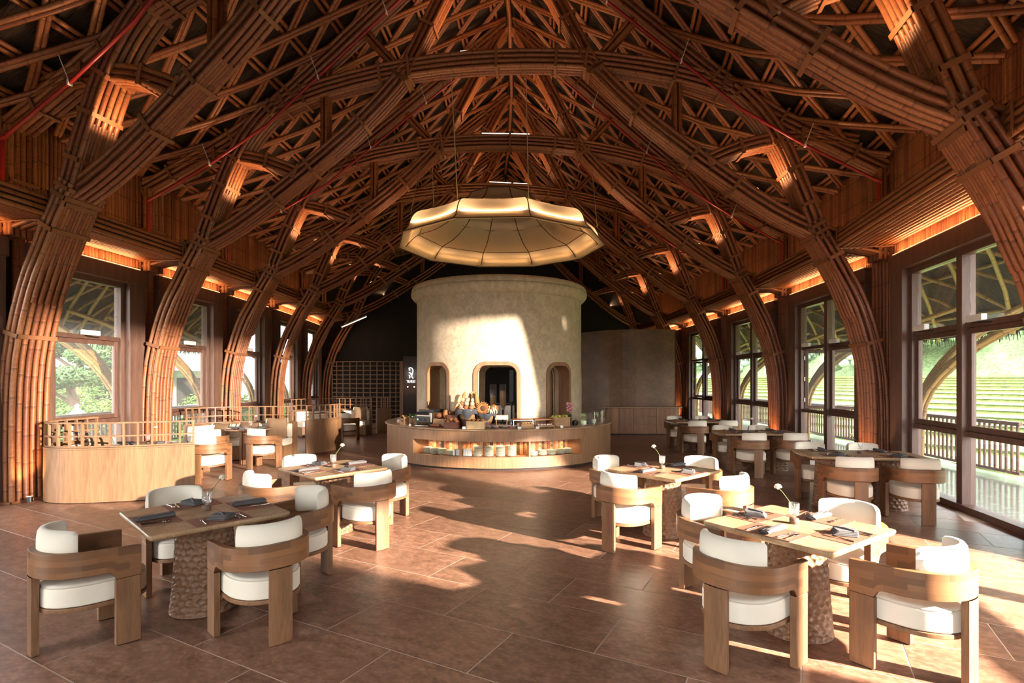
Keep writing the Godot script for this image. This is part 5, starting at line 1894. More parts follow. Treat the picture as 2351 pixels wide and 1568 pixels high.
	for i in 7:
		var mg := thing("meringue", "%s meringue with a berry on the pale tray" % nth[i], "dessert", o.transform * Vector3(-0.145 + i * 0.048, 0.061, 0.02 * sin(i * 2.0)), 0.0, "meringues on the pale tray")
		part(mg, "meringue_base", turned([Vector2(0.02, 0), Vector2(0.022, 0.012), Vector2(0.012, 0.026), Vector2(0, 0.034)], 10), M.meringue)
		var bb := MB.new()
		bb.ball(Vector3(0, 0.036, 0), Vector3(0.011, 0.011, 0.011), 8, 5)
		part(mg, "berry", bb.mesh(), M.berry)
	c = crate("light crate filled with yellow-green fruit near the flower vase", deg_to_rad(33.5), 2.36, Vector3(0.36, 0.20, 0.24), M.crate, -0.2)
	for i in 12:
		var q := MB.new()
		q.ball(Vector3.ZERO, Vector3(0.034, 0.032, 0.034), 10, 7)
		single("fruit", q.mesh(), M.fruit, "%s yellow-green fruit in the light crate" % nth[i], "fruit", c * Vector3(-0.12 + (i % 4) * 0.078, 0.205 + 0.012 * sin(i * 3.0), -0.07 + int(i / 4) * 0.07), 0.0, "fruit in the light crate")
	# vase, glass guard and dishes at the terrace end
	o = thing("flower_vase", "dark square vase with pink flowers at the terrace end of the buffet", "vase", polar(deg_to_rad(40.5), 2.35, CY), 0.6)
	part(o, "vase_body", bx(Vector3(0.075, 0.24, 0.075), Vector3(0, 0.12, 0), 0.006), M.black)
	var fl2 := MB.new()
	for i in 16:
		fl2.ball(Vector3(0.05 * sin(i * 2.4), 0.30 + 0.012 * i, 0.05 * cos(i * 2.4)), Vector3(0.028, 0.022, 0.028), 7, 5)
	part(o, "flowers", fl2.mesh(), M.pink)
	var lf := MB.new()
	for i in 14:
		lf.ball(Vector3(0.07 * sin(i * 1.7) - 0.03, 0.18 + 0.012 * i, 0.07 * cos(i * 1.7)), Vector3(0.035, 0.006, 0.016), 6, 4, Basis(Vector3(0.3, 1, 0.2).normalized(), i * 1.7))
	part(o, "leaves", lf.mesh(), M.leaf)
	var gd := thing("glass_guard", "curved clear glass guard at the terrace end of the buffet", "glass guard", V(TC.x, 0, TC.y))
	for i in 3:
		var gq := MB.new()
		ring_strip(gq, deg_to_rad(44 + i * 13), deg_to_rad(56 + i * 13), 2.52, CY, CY + 0.26, 1.0)
		part(gd, "pane", gq.mesh(), M.tumbler)
		part(gd, "post", rod([polar(deg_to_rad(57 + i * 13), 2.52, CY) - V(TC.x, 0, TC.y), polar(deg_to_rad(57 + i * 13), 2.52, CY + 0.27) - V(TC.x, 0, TC.y)], 0.008, 8), M.steel)
	for i in 4:
		var jar := thing("lidded_pot", "%s small dark pot behind the glass guard" % nth[i], "pot", polar(deg_to_rad(45 + i * 6), 2.34 + 0.06 * (i % 2), CY), 0.0, "pots behind the glass guard")
		part(jar, "pot", turned([Vector2(0, 0), Vector2(0.05, 0), Vector2(0.062, 0.05), Vector2(0.055, 0.09), Vector2(0, 0.09)], 16), [M.dark_steel, M.porcelain, M.black, M.porcelain][i])
		part(jar, "lid", turned([Vector2(0.056, 0.092), Vector2(0.03, 0.112), Vector2(0.008, 0.115), Vector2(0.01, 0.13), Vector2(0, 0.132)], 16), M.brushed)
	# garden end: a little wooden house box and greens
	o = thing("house_box", "little house-shaped wooden box at the garden end of the buffet", "box", polar(deg_to_rad(-53), 2.52, CY), deg_to_rad(-45))
	part(o, "body", bx(Vector3(0.17, 0.14, 0.12), Vector3(0, 0.07, 0), 0.003), M.crate)
	var rf := MB.new()
	for s in [-1, 1]:
		rf.box(Vector3(s * 0.047, 0.168, 0), Vector3(0.125, 0.012, 0.13), Basis(Vector3.BACK, -s * 0.62), 0.002)
	part(o, "roof", rf.mesh(), M.crate)
	part(o, "opening", bx(Vector3(0.06, 0.04, 0.004), Vector3(0, 0.085, 0.061), 0.0), M.black)
	c = crate("long crate of greens behind the little wooden house box", deg_to_rad(-52.5), 2.21, Vector3(0.5, 0.14, 0.24), M.crate)
	var gr := MB.new()
	for i in 40:
		gr.ball(c * Vector3(0.22 * sin(i * 2.4), 0.15 + 0.05 * absf(sin(i * 1.3)), 0.09 * cos(i * 1.9)), Vector3(0.05, 0.008, 0.022), 6, 4, Basis(Vector3(sin(i * 1.0), 1, cos(i * 2.0)).normalized(), i * 1.3))
	single("salad_greens", gr.mesh(), M.leaf, "green salad leaves filling the long crate", "greens")
	for i in 4:
		var gl := thing("sauce_jar", "%s glass jar at the garden end of the buffet" % nth[i], "jar", polar(deg_to_rad(-68 + i * 4), 2.45, CY), 0.0, "glass jars at the garden end")
		part(gl, "glass", turned([Vector2(0, 0), Vector2(0.035, 0), Vector2(0.04, 0.08), Vector2(0.03, 0.1)], 14), M.tumbler)
		part(gl, "sauce", turned([Vector2(0, 0.004), Vector2(0.032, 0.004), Vector2(0.036, 0.06), Vector2(0, 0.06)], 12), M.crust[2])
	for i in 5:
		var t: float = deg_to_rad([-44.0, -14.0, 10.0, 18.0, 30.0][i])
		var cd := single("name_card", bx(Vector3(0.07, 0.05, 0.006), Vector3(0, 0.025, 0), 0.001, Basis(Vector3.RIGHT, -0.25)), M.white_box, "%s small white card at the counter's edge, from the garden side" % nth[i], "card", polar(t, 2.63, CY), t, "white cards on the buffet")

func tint_crate() -> Material:
	var m: StandardMaterial3D = M.crate.duplicate()
	m.albedo_color = Color(0.82, 0.70, 0.52)
	return m

# ---------------------------------------------------------------- pendant lamp
func build_pendant() -> void:
	var o := thing("pendant_lamp", "huge ten-sided cloth pendant lamp glowing above the tower", "lamp", V(-0.27, 0, 13.23))
	var sides := 10
	var off := deg_to_rad(18.0 - 3.0)
	var corner := func(k: int, r: float, y: float) -> Vector3:
		var a := TAU * k / sides + off
		return Vector3(sin(a) * r, y, cos(a) * r)
	var skin := func(prof: Array, out: float, sag: float) -> ArrayMesh:
		var q := MB.new()
		var p := spline(prof, 4)
		var w := 8
		for k in sides:
			var first := q.v.size()
			for i in p.size():
				for j in w + 1:
					var x := float(j) / w
					var c0: Vector3 = corner.call(k, p[i].x, p[i].y)
					var c1: Vector3 = corner.call(k + 1, p[i].x, p[i].y)
					var pt := c0.lerp(c1, x)
					var belly: float = 4.0 * x * (1.0 - x) * sag * sin(PI * clampf(float(i) / (p.size() - 1), 0.0, 1.0))
					var dir := Vector3(pt.x, 0, pt.z).normalized()
					q.add(pt - dir * belly, dir * out + Vector3(0, 0.2 * out, 0))
			for i in p.size() - 1:
				for j in w:
					var a := first + i * (w + 1) + j
					q.quad(a, a + 1, a + w + 2, a + w + 1)
		q.smooth()
		return q.mesh()
	var outer := [Vector2(2.52, 5.04), Vector2(2.40, 5.16), Vector2(2.30, 5.40), Vector2(2.10, 5.56), Vector2(1.55, 5.66), Vector2(1.05, 5.90), Vector2(0.80, 6.22)]
	var inner := [Vector2(2.36, 5.06), Vector2(2.24, 5.20), Vector2(2.02, 5.36), Vector2(1.62, 5.48), Vector2(1.20, 5.74), Vector2(0.85, 6.04), Vector2(0.0, 6.12)]
	part(o, "outer_cloth", skin.call(outer, 1.0, 0.07), M.shade_cloth)
	part(o, "inner_cloth", skin.call(inner, -1.0, 0.05), M.shade_cloth)
	part(o, "bottom_cloth", skin.call([Vector2(2.36, 5.06), Vector2(2.44, 5.045), Vector2(2.52, 5.04)], -1.0, 0.0), M.shade_cloth)
	for k in sides:
		for set_ in [outer, inner]:
			var line := []
			for p in spline(set_, 3):
				line.append(corner.call(k, p.x + (0.006 if set_ == outer else -0.008), p.y))
			part(o, "rib", rod(line, 0.012, 6), M.seam)
		part(o, "rim_bar", rod([corner.call(k, 2.525, 5.035), corner.call(k + 1, 2.525, 5.035)], 0.014, 6), M.seam)
		part(o, "ring_bar", rod([corner.call(k, 2.02, 5.335), corner.call(k + 1, 2.02, 5.335)], 0.008, 6), M.seam)
		part(o, "ring_bar", rod([corner.call(k, 1.20, 5.725), corner.call(k + 1, 1.20, 5.725)], 0.006, 6), M.seam)
		part(o, "glowing_tube", rod([corner.call(k, 2.34, 5.17).lerp(corner.call(k + 1, 2.34, 5.17), 0.08), corner.call(k, 2.34, 5.17).lerp(corner.call(k + 1, 2.34, 5.17), 0.92)], 0.014, 6), M.pendant_glow)
		var l := AreaLight3D.new()
		l.name = "tube_light"
		o.add_child(l, true)
		var c0: Vector3 = corner.call(k, 2.34, 5.19)
		var c1: Vector3 = corner.call(k + 1, 2.34, 5.19)
		var x := (c1 - c0).normalized()
		l.transform = Transform3D(Basis(x, Vector3.UP.cross(x).normalized(), Vector3.UP).orthonormalized(), (c0 + c1) * 0.5)
		l.transform = Transform3D(Basis(x, x.cross(Vector3.DOWN) * -1.0, Vector3.DOWN), (c0 + c1) * 0.5 + Vector3(0, 0.02, 0))
		l.area_size = Vector2(1.3, 0.03)
		l.light_energy = PENDANT
		l.light_color = Color(1.0, 0.82, 0.62)
		l.area_range = 20.0
		l.shadow_enabled = true
	part(o, "top_ring", rod([corner.call(0, 0.8, 6.22), corner.call(1, 0.8, 6.22), corner.call(2, 0.8, 6.22), corner.call(3, 0.8, 6.22), corner.call(4, 0.8, 6.22), corner.call(5, 0.8, 6.22), corner.call(6, 0.8, 6.22), corner.call(7, 0.8, 6.22), corner.call(8, 0.8, 6.22), corner.call(9, 0.8, 6.22), corner.call(10, 0.8, 6.22)], 0.015, 6), M.seam)
	# hanging ropes up to the collars in front, above and behind
	for k in sides:
		if k % 2 == 1 and k != 9:
			continue
		var foot: Vector3 = corner.call(k, 2.34, 5.45)
		var world := foot + o.position
		var st := 2.0 if k == 0 or k == 9 else (3.0 if absf(foot.z) < 1.6 else 4.0)
		var m: Vector2 = MID[int(st) + 1]
		var h: Vector2 = HALF[int(st) + 1].normalized()
		var u := clampf((Vector2(world.x, -world.z) - m).dot(h) * 0.98, -3.0, 3.0)
		var p := m + h * u
		var head := V(p.x, 7.58 - 0.035 * u * u, p.y) - o.position
		part(o, "rope", rod([foot, head], 0.010, 5), M.rope)

# ---------------------------------------------------------------- far end of the hall
func build_far_end() -> void:
	# curved panelled wall on the terrace side
	var w := structure("wall_curved", "tall curved brown wood wall behind the sideboard")
	var path := spline([Vector2(0.9, 21.4), Vector2(1.7, 20.6), Vector2(2.45, 19.4), Vector2(3.1, 18.45), Vector2(3.9, 18.05), Vector2(4.8, 18.0), Vector2(5.42, 18.0)], 4)
	var cut := [0, 8, 15, 20, path.size() - 1]
	for c in 4:
		var q := MB.new()
		for i in range(cut[c], cut[c + 1]):
			var a: Vector2 = path[i]
			var b: Vector2 = path[i + 1]
			if i == cut[c]:
				a = a.lerp(b, 0.02)
			var d := (b - a).normalized()
			var n2 := Vector2(d.y, -d.x)
			var n3 := V(n2.x, 0, n2.y)
			q.rect(V(a.x, 0, a.y), V(b.x, 0, b.y), V(b.x, 3.45, b.y), V(a.x, 3.45, a.y), n3)
			var k := n2 * -0.3
			q.rect(V(a.x, 3.45, a.y), V(b.x, 3.45, b.y), V(b.x + k.x, 3.45, b.y + k.y), V(a.x + k.x, 3.45, a.y + k.y), Vector3.UP)
			q.rect(V(a.x + k.x, 0, a.y + k.y), V(b.x + k.x, 0, b.y + k.y), V(b.x + k.x, 3.45, b.y + k.y), V(a.x + k.x, 3.45, a.y + k.y), -n3)
		part(w, "panel", q.mesh(), M.brown_panel)
	var e: Vector2 = path[-1]
	part(w, "end_panel", bx(Vector3(0.02, 3.45, 0.32), V(e.x + 0.005, 1.725, e.y + 0.15), 0.002), M.dark_panel)
	# sideboard with rounded ends
	var o := thing("sideboard", "oak sideboard with rounded ends and three drawers against the curved wall", "sideboard", V(4.22, 0, 17.55))
	var q := MB.new()
	q.slab(rounded(1.18, 0.22, 0.21), 0.05, 0.87, 0.002)
	part(o, "body", q.mesh(), M.oak_panel)
	q = MB.new()
	q.slab(rounded(1.28, 0.25, 0.23), 0.875, 0.905, 0.01)
	part(o, "top", q.mesh(), M.table_wood)
	q = MB.new()
	q.slab(rounded(1.10, 0.18, 0.17), 0.0, 0.05, 0.0)
	part(o, "plinth", q.mesh(), M.dark_panel)
	for k in 3:
		var y: float = [0.735, 0.475, 0.205][k]
		var h: float = [0.24, 0.25, 0.25][k]
		var dr := part(o, "drawer", bx(Vector3(0.70, h, 0.018), Vector3(0.02, y, 0.225), 0.003), M.oak)
		if k > 0:
			part(dr, "finger_pull", bx(Vector3(0.03, 0.018, 0.004), Vector3(0.34, y + h * 0.5 - 0.012, 0.236), 0.0), M.black)
	for x in [-0.58, 0.62]:
		part(o, "door", bx(Vector3(0.44, 0.79, 0.018), Vector3(x, 0.465, 0.225), 0.003), M.oak_leg)
	# open grid partition on the garden side
	o = thing("grid_partition", "tall open wooden grid partition at the end of the booths", "partition", Vector3.ZERO)
	var line := spline([Vector2(-6.5, 19.6), Vector2(-5.6, 19.25), Vector2(-4.7, 19.15), Vector2(-4.0, 19.35)], 4)
	var rail := func(y: float) -> ArrayMesh:
		var pts := []
		for p in line:
			pts.append(V(p.x, y, p.y))
		return rod(pts, 0.016, 4)
	for k in 16:
		part(o, "grid_rail", rail.call(0.06 + k * 0.157), M.oak)
	for k in 12:
		var x := k / 11.0 * (line.size() - 1)
		var i := mini(int(x), line.size() - 2)
		var p: Vector2 = line[i].lerp(line[i + 1], x - i)
		part(o, "upright", bx(Vector3(0.026, 2.42, 0.04), V(p.x, 1.21, p.y), 0.002), M.oak)
	part(o, "end_post", bx(Vector3(0.10, 2.44, 0.12), V(-3.94, 1.22, 19.4), 0.004), M.oak)
	# panel with the glowing sign
	w = structure("wall_sign", "dark wood wall carrying the glowing sign")
	part(w, "panel", bx(Vector3(2.2, 2.70, 0.16), V(-3.2, 1.35, 21.45), 0.01), M.dark_panel)
	o = thing("glowing_sign", "white glowing sign with a curled letter and small writing on the dark wall", "sign", V(-3.98, 0, 21.35))
	var letter := [
		[Vector2(-0.09, 0.30), Vector2(0.0, 0.325), Vector2(0.07, 0.26), Vector2(0.08, 0.16), Vector2(0.05, 0.06), Vector2(0.04, -0.02), Vector2(0.09, -0.10)],
		[Vector2(-0.07, 0.14), Vector2(-0.02, 0.11), Vector2(0.02, 0.04)], [Vector2(-0.07, 0.03), Vector2(-0.04, -0.03), Vector2(-0.06, -0.09)]]
	for s in letter:
		var pts := []
		for p in spline(s, 4):
			pts.append(Vector3(p.x, 1.92 + p.y, 0.02))
		part(o, "glowing_letter", rod(pts, 0.018, 6), M.sign_glow)
	var dot := MB.new()
	dot.ball(Vector3(-0.055, 2.165, 0.02), Vector3(0.03, 0.03, 0.02), 8, 6)
	part(o, "glowing_letter", dot.mesh(), M.sign_glow)
	var tm := TextMesh.new()
	var font := SystemFont.new()
	font.font_names = PackedStringArray(["Droid Sans"])
	tm.font = font
	tm.text = "TURSI"
	tm.font_size = 24
	tm.pixel_size = 0.0055
	tm.depth = 0.01
	part(o, "glowing_word", tm, M.sign_glow, Vector3(0.0, 1.70, 0.02))
	var sl := OmniLight3D.new()
	sl.name = "sign_light"
	o.add_child(sl)
	sl.position = Vector3(0, 2.0, 0.15)
	sl.light_energy = 0.15
	sl.light_size = 0.1
	sl.omni_range = 10.0
	sl.shadow_enabled = true
	for i in 4:
		var b := thing("wall_bulb", "small bulb under the glowing sign, %s from the garden side" % ["first", "second", "third", "fourth"][i], "lamp", V(-4.36 + i * 0.26, 1.49, 21.33), 0.0, "bulbs under the sign")
		var bb := MB.new()
		bb.ball(Vector3(0, 0, 0.03), Vector3(0.028, 0.028, 0.028), 10, 6)
		part(b, "glowing_bulb", bb.mesh(), M.glow_white)
		part(b, "socket", bx(Vector3(0.03, 0.03, 0.05), Vector3(0, 0, -0.01), 0.002), M.dark_steel)
		var bl := OmniLight3D.new()
		bl.name = "bulb_light"
		b.add_child(bl)
		bl.position = Vector3(0, 0, 0.03)
		bl.light_energy = 0.06
		bl.light_size = 0.02
		bl.light_color = Color(1.0, 0.75, 0.5)
		bl.omni_range = 10.0
		bl.shadow_enabled = true
	# a bright line lamp under the rafter at the far garden side
	o = thing("rafter_lamp", "bright line lamp under the far garden-side rafter", "lamp", V(-6.0, 3.97, 20.6))
	o.basis = Basis(Vector3.UP, 0.25) * Basis(Vector3.BACK, 0.44)
	part(o, "housing", bx(Vector3(1.05, 0.04, 0.05), Vector3(0, 0.03, 0), 0.004), M.white_metal)
	part(o, "glowing_tube", bx(Vector3(1.0, 0.03, 0.04), Vector3.ZERO, 0.004), M.glow_white)
	var al := AreaLight3D.new()
	al.name = "line_light"
	o.add_child(al)
	al.position = Vector3(0, -0.02, 0)
	al.rotation.x = -PI / 2
	al.area_size = Vector2(1.0, 0.04)
	al.light_energy = 1.2
	al.light_color = Color(1.0, 0.85, 0.68)
	al.shadow_enabled = true

# ---------------------------------------------------------------- out of doors
func veranda(side: int) -> void:
	var name_ := "garden" if side < 0 else "terrace"
	var d := structure("path_left" if side < 0 else "path_right", "pale stone veranda floor outside the %s windows" % name_)
	var q := MB.new()
	for s in 14:
		var a := at_station(-1.0 + s * 0.5, side * (WALL_U + 0.12), 0.004)
		var b := at_station(-1.0 + s * 0.5, side * (WALL_U + 2.6), 0.004)
		var c := at_station(-0.5 + s * 0.5, side * (WALL_U + 2.6), 0.004)
		var e := at_station(-0.5 + s * 0.5, side * (WALL_U + 0.12), 0.004)
		q.rect(a, b, c, e, Vector3.UP)
		q.rect(b, c, c - Vector3(0, 1.5, 0), b - Vector3(0, 1.5, 0), Vector3(side, 0, 0))
	part(d, "paving", q.mesh(), M.deck)
	# low eave of straw with canes below
	var r := structure("roof_left" if side < 0 else "roof_right", "straw eave over the %s veranda" % name_)
	var prof := [Vector2(WALL_U + 0.15, 4.55), Vector2(WALL_U + 1.2, 4.25), Vector2(WALL_U + 2.2, 3.55), Vector2(WALL_U + 3.0, 2.72)]
	for top in [0, 1]:
		var first := 0
		q = MB.new()
		for s in 11:
			var st := 1.0 + s * 0.5
			for i in prof.size():
				q.add(at_station(st, side * prof[i].x, prof[i].y + top * 0.2), Vector3(side * 0.3, 1 if top == 1 else -1, 0), Vector2(st * 2.4, i * 0.7))
		for s in 10:
			for i in prof.size() - 1:
				var a := s * prof.size() + i
				q.quad(a, a + 1, a + prof.size() + 1, a + prof.size())
		q.smooth()
		part(r, "straw", q.mesh(), M.eave_thatch)
	# shaggy edge
	q = MB.new()
	var rr := RandomNumberGenerator.new()
	rr.seed = 11 + side
	for k in 900:
		var st := rr.randf_range(1.0, 5.6)
		var p := at_station(st, side * (WALL_U + 3.0 + rr.randf_range(-0.12, 0.05)), 2.76)
		q.tube([p, p + Vector3(rr.randf_range(-0.02, 0.06) * side, -rr.randf_range(0.1, 0.24), rr.randf_range(-0.04, 0.04))], 0.010, 3, 0.0, 0.004, false)
	var fringe := part(r, "straw_fringe", q.mesh(), M.eave_thatch)
	fringe.set_meta("kind", "stuff")
	for i in 3:
		var pts := []
		for s in 11:
			var u: float = [WALL_U + 1.0, WALL_U + 1.8, WALL_U + 2.6][i]
			var y: float = [4.22, 3.80, 3.10][i]
			pts.append(at_station(1.0 + s * 0.5, side * u, y))
		part(r, "purlin", rod(pts, 0.04, 6), M.pale_bamboo[0])
	for lean in [-1, 1]:
		for k in 22:
			var s0 := 0.7 + k * 0.225
			var pts := []
			for i in 5:
				var x := i / 4.0
				var u := lerpf(WALL_U + 0.2, WALL_U + 2.9, x)
				var st := s0 + (x if lean > 0 else 1.0 - x) * 0.6
				if st < 1.0 or st > 5.95:
					continue
				var y := 0.0
				for j in prof.size() - 1:
					if u >= prof[j].x and u <= prof[j + 1].x:
						y = lerpf(prof[j].y, prof[j + 1].y, (u - prof[j].x) / (prof[j + 1].x - prof[j].x))
				pts.append(at_station(st, side * u, y - 0.09 - (0.07 if lean > 0 else 0.0)))
			if pts.size() > 1:
				part(r, "diagonal_cane", rod(pts, 0.036, 6, rr.randf()), M.pale_bamboo[k % 2])
	# curved cane braces springing from the veranda posts at each frame
	for s in range(1, 6):
		var nth: String = ["first", "second", "third", "fourth", "fifth"][s - 1]
		var o := thing("cane_brace", "curved bamboo braces fanning from the %s %s veranda post" % [nth, name_], "brace", Vector3.ZERO, 0.0, "bamboo braces on the verandas")
		for f in 2:
			var br := node(o, "arc")
			# x: share of the way to the next post, y: height, z: distance from the wall
			var arc := spline([Vector3(0.0, 0.02, 0.30), Vector3(0.0, 0.9, 0.30), Vector3(0.03, 1.6, 0.42), Vector3(0.22, 2.3, 0.85), Vector3(0.55, 2.85, 1.5), Vector3(1.0, 3.25, 2.2)], 3)
			for i in 3:
				for j in 2:
					var pts := []
					for p in arc:
						var st: float = s - 0.10 - p.x * [0.62, 0.16][f] - i * 0.018
						pts.append(at_station(st, side * (WALL_U + p.z + j * 0.07), p.y))
					part(br, "cane", rod(pts, 0.032, 7, rr.randf()), M.pale_bamboo[j])
	# railing: one piece for each bay
	for s in range(0, 6):
		var o := thing("bamboo_railing", "brown bamboo railing outside the %s %s window" % [["camera-side", "nearest", "second", "third", "fourth", "fifth"][s], name_], "railing", Vector3.ZERO, 0.0, "bamboo railings on the verandas")
		var a := at_station(s, side * (WALL_U + 2.35), 0)
		var b := at_station(s + 1.0, side * (WALL_U + 2.35), 0)
		var a0 := a
		a = a.lerp(b, 0.012)
		b = b.lerp(a0, 0.012)
		part(o, "top_rail", rod([a + Vector3(0, 1.0, 0), b + Vector3(0, 1.0, 0)], 0.04, 8), M.rail_bamboo)
		part(o, "bottom_rail", rod([a + Vector3(0, 0.12, 0), b + Vector3(0, 0.12, 0)], 0.03, 8), M.rail_bamboo)
		var count := int((b - a).length() / 0.125)
		var m := rod([Vector3(0, 0.125, 0), Vector3(0, 0.55, 0), Vector3(0, 0.98, 0)], 0.024, 7)
		for i in count:
			part(o, "baluster", m, M.rail_bamboo, a.lerp(b, (i + 0.5) / count))

func leaf_cloud(parent: Node3D, called: String, c: Vector3, s: Vector3, count: int, size: float, sd: int, base: Color) -> void:
	# many small leaves scattered over the shell of an egg shape
	var mm := MultiMesh.new()
	mm.transform_format = MultiMesh.TRANSFORM_3D
	mm.use_colors = true
	var q := MB.new()
	q.ball(Vector3.ZERO, Vector3(1.0, 0.22, 0.5), 5, 3)
	mm.mesh = q.mesh()
	mm.instance_count = count
	var rr := RandomNumberGenerator.new()
	rr.seed = sd
	for i in count:
		var d := Vector3(rr.randfn(), rr.randfn(), rr.randfn()).normalized()
		var p := c + d * s * pow(rr.randf_range(0.35, 1.0), 0.4)
		var b := Basis(Vector3(rr.randfn(), rr.randfn(), rr.randfn()).normalized(), rr.randf() * TAU).scaled(Vector3.ONE * size * rr.randf_range(0.7, 1.3))
		mm.set_instance_transform(i, Transform3D(b, p))
		var k := rr.randf_range(0.7, 1.35)
		mm.set_instance_color(i, Color(base.r * k * rr.randf_range(0.9, 1.1), base.g * k, base.b * k))
	var o := MultiMeshInstance3D.new()
	o.name = called
	o.multimesh = mm
	o.material_override = M.foliage
	parent.add_child(o, true)
	o.set_meta("kind", "stuff")

func build_outside() -> void:
	veranda(-1)
	veranda(1)
	# garden side
	var g := structure("ground_left", "green garden ground outside the left windows")
	part(g, "lawn", bx(Vector3(46, 0.1, 60), V(-31.5, -0.35, 18), 0.0), M.garden)
	var o := thing("cloud_pine", "clipped pine with flat green pads in the garden", "tree", V(-12.6, -0.3, 15.6))
	part(o, "trunk", rod(spline([Vector3(0, 0, 0), Vector3(0.25, 0.9, 0.1), Vector3(-0.1, 1.8, 0), Vector3(0.2, 2.6, 0), Vector3(0.1, 3.3, 0)], 4), 0.16, 9, 0.0, 0.07), M.trunk)
	var pads := [[Vector3(0.0, 3.6, 0), Vector3(1.3, 0.36, 1.1)], [Vector3(1.2, 2.75, 0.2), Vector3(1.15, 0.32, 0.9)], [Vector3(-1.1, 3.0, -0.2), Vector3(0.9, 0.28, 0.8)], [Vector3(0.5, 2.15, 0.8), Vector3(0.9, 0.26, 0.7)], [Vector3(-0.9, 2.0, 0.3), Vector3(0.8, 0.25, 0.7)], [Vector3(-0.3, 4.25, 0), Vector3(0.9, 0.3, 0.8)]]
	for i in pads.size():
		var p: Array = pads[i]
		part(o, "branch", rod([Vector3(0.1, p[0].y - 0.7, 0), p[0] * Vector3(0.5, 1, 0.5) - Vector3(0, 0.3, 0), p[0] - Vector3(0, 0.12, 0)], 0.06, 6, 0.0, 0.03), M.trunk)
		leaf_cloud(o, "needle_pad", p[0], p[1], 1500, 0.085, 40 + i, Color(0.13, 0.22, 0.08))
	var shrubs := [[Vector2(-11.3, 14.2), 1.0, "beside the stone lantern"], [Vector2(-10.4, 14.6), 1.15, "behind the stone lantern"], [Vector2(-12.6, 13.5), 1.0, "below the clipped pine"], [Vector2(-10.6, 19.5), 1.3, "seen through the second garden window"], [Vector2(-10.9, 24.5), 1.3, "seen through the third garden window"], [Vector2(-14.5, 17.0), 1.6, "behind the clipped pine"], [Vector2(-16.5, 21.0), 2.0, "tallest, far back in the garden"]]
	for i in shrubs.size():
		var s: Array = shrubs[i]
		var b := thing("round_shrub", "round leafy shrub %s" % s[2], "shrub", V(s[0].x, -0.3, s[0].y), 0.0, "garden shrubs")
		leaf_cloud(b, "foliage", Vector3(0, s[1] * 0.62, 0), Vector3(s[1], s[1] * 0.75, s[1]), 2200, 0.075, 70 + i, Color(0.15, 0.25, 0.07) if i % 2 == 0 else Color(0.20, 0.27, 0.08))
		part(b, "stem", rod([Vector3.ZERO, Vector3(0, s[1] * 0.5, 0)], 0.05, 6), M.trunk)
	o = thing("stone_lantern", "pale stone garden lantern among the shrubs", "lantern", V(-10.35, -0.3, 12.9))
	part(o, "foot", turned([Vector2(0.24, 0), Vector2(0.24, 0.15), Vector2(0.12, 0.25), Vector2(0.11, 0.7), Vector2(0.2, 0.78), Vector2(0.2, 0.85)], 12), M.granite)
	part(o, "fire_box", bx(Vector3(0.3, 0.26, 0.3), Vector3(0, 0.98, 0), 0.02), M.granite)
	part(o, "cap", turned([Vector2(0.0, 1.12), Vector2(0.3, 1.11), Vector2(0.31, 1.15), Vector2(0.12, 1.32), Vector2(0.05, 1.40), Vector2(0.06, 1.46), Vector2(0, 1.52)], 12), M.granite)
	o = thing("garden_pavilion", "pale pavilion with a straw roof beyond the garden", "building", V(-20.5, -0.3, 27.5), 0.6)
	part(o, "wall", bx(Vector3(9, 2.6, 5), Vector3(0, 1.3, 0), 0.02), M.pale_wall)
	part(o, "roof", turned([Vector2(7.2, 2.5), Vector2(7.0, 2.8), Vector2(0.5, 6.0), Vector2(0, 6.0)], 4), M.straw_roof)
	for i in 5:
		part(o, "window", bx(Vector3(1.1, 1.5, 0.06), Vector3(-3.4 + i * 1.7, 1.4, 2.52), 0.01), M.dark_steel)
	# terrace side: rice terraces stepping up to a wooded slope
	var h := structure("hill_right", "bright green rice terraces climbing away from the veranda")
	var dir := Vector2(0.90, 0.436)
	var across := Vector2(-dir.y, dir.x)
	var rr := RandomNumberGenerator.new()
	rr.seed = 4
	var y := -1.0
	for k in 15:
		var q0 := 15.0 + k * 3.6
		var q1 := q0 + 3.6
		if k == 0:
			q0 = 11.6
		var q := MB.new()
		var first := 0
		var m := 40
		for i in m + 1:
			var s := lerpf(-50.0, 70.0, float(i) / m)
			var w0 := sin(s * 0.07 + k * 0.5) * 1.3 + sin(s * 0.19 + k) * 0.4
			var w1 := sin(s * 0.07 + (k + 1) * 0.5) * 1.3 + sin(s * 0.19 + k + 1) * 0.4
			if k == 0:
				w0 = 0.0
			var a := dir * (q0 + w0) + across * s
			var b := dir * (q1 + w1) + across * s
			q.add(V(a.x, y, a.y), Vector3.UP)
			q.add(V(b.x, y, b.y), Vector3.UP)
		for i in m:
			q.quad(i * 2, i * 2 + 1, i * 2 + 3, i * 2 + 2)
		part(h, "terrace", q.mesh(), M.meadow)
		var rise := 0.17 + 0.006 * k
		var bq := MB.new()
		for i in m + 1:
			var s := lerpf(-50.0, 70.0, float(i) / m)
			var w1 := sin(s * 0.07 + (k + 1) * 0.5) * 1.3 + sin(s * 0.19 + k + 1) * 0.4
			var a := dir * (q1 + w1) + across * s
			var b := dir * (q1 + w1 + 0.25) + across * s
			bq.add(V(a.x, y - 0.02, a.y), V(-dir.x, 0.3, -dir.y))
			bq.add(V(b.x, y + rise, b.y), V(-dir.x, 0.3, -dir.y))
		for i in m:
			bq.quad(i * 2, i * 2 + 1, i * 2 + 3, i * 2 + 2)
		part(h, "bank", bq.mesh(), M.bank)
		y += rise
	# wooded slope
	var f := structure("mountain_right", "wooded slope above the rice terraces")
	var sq := MB.new()
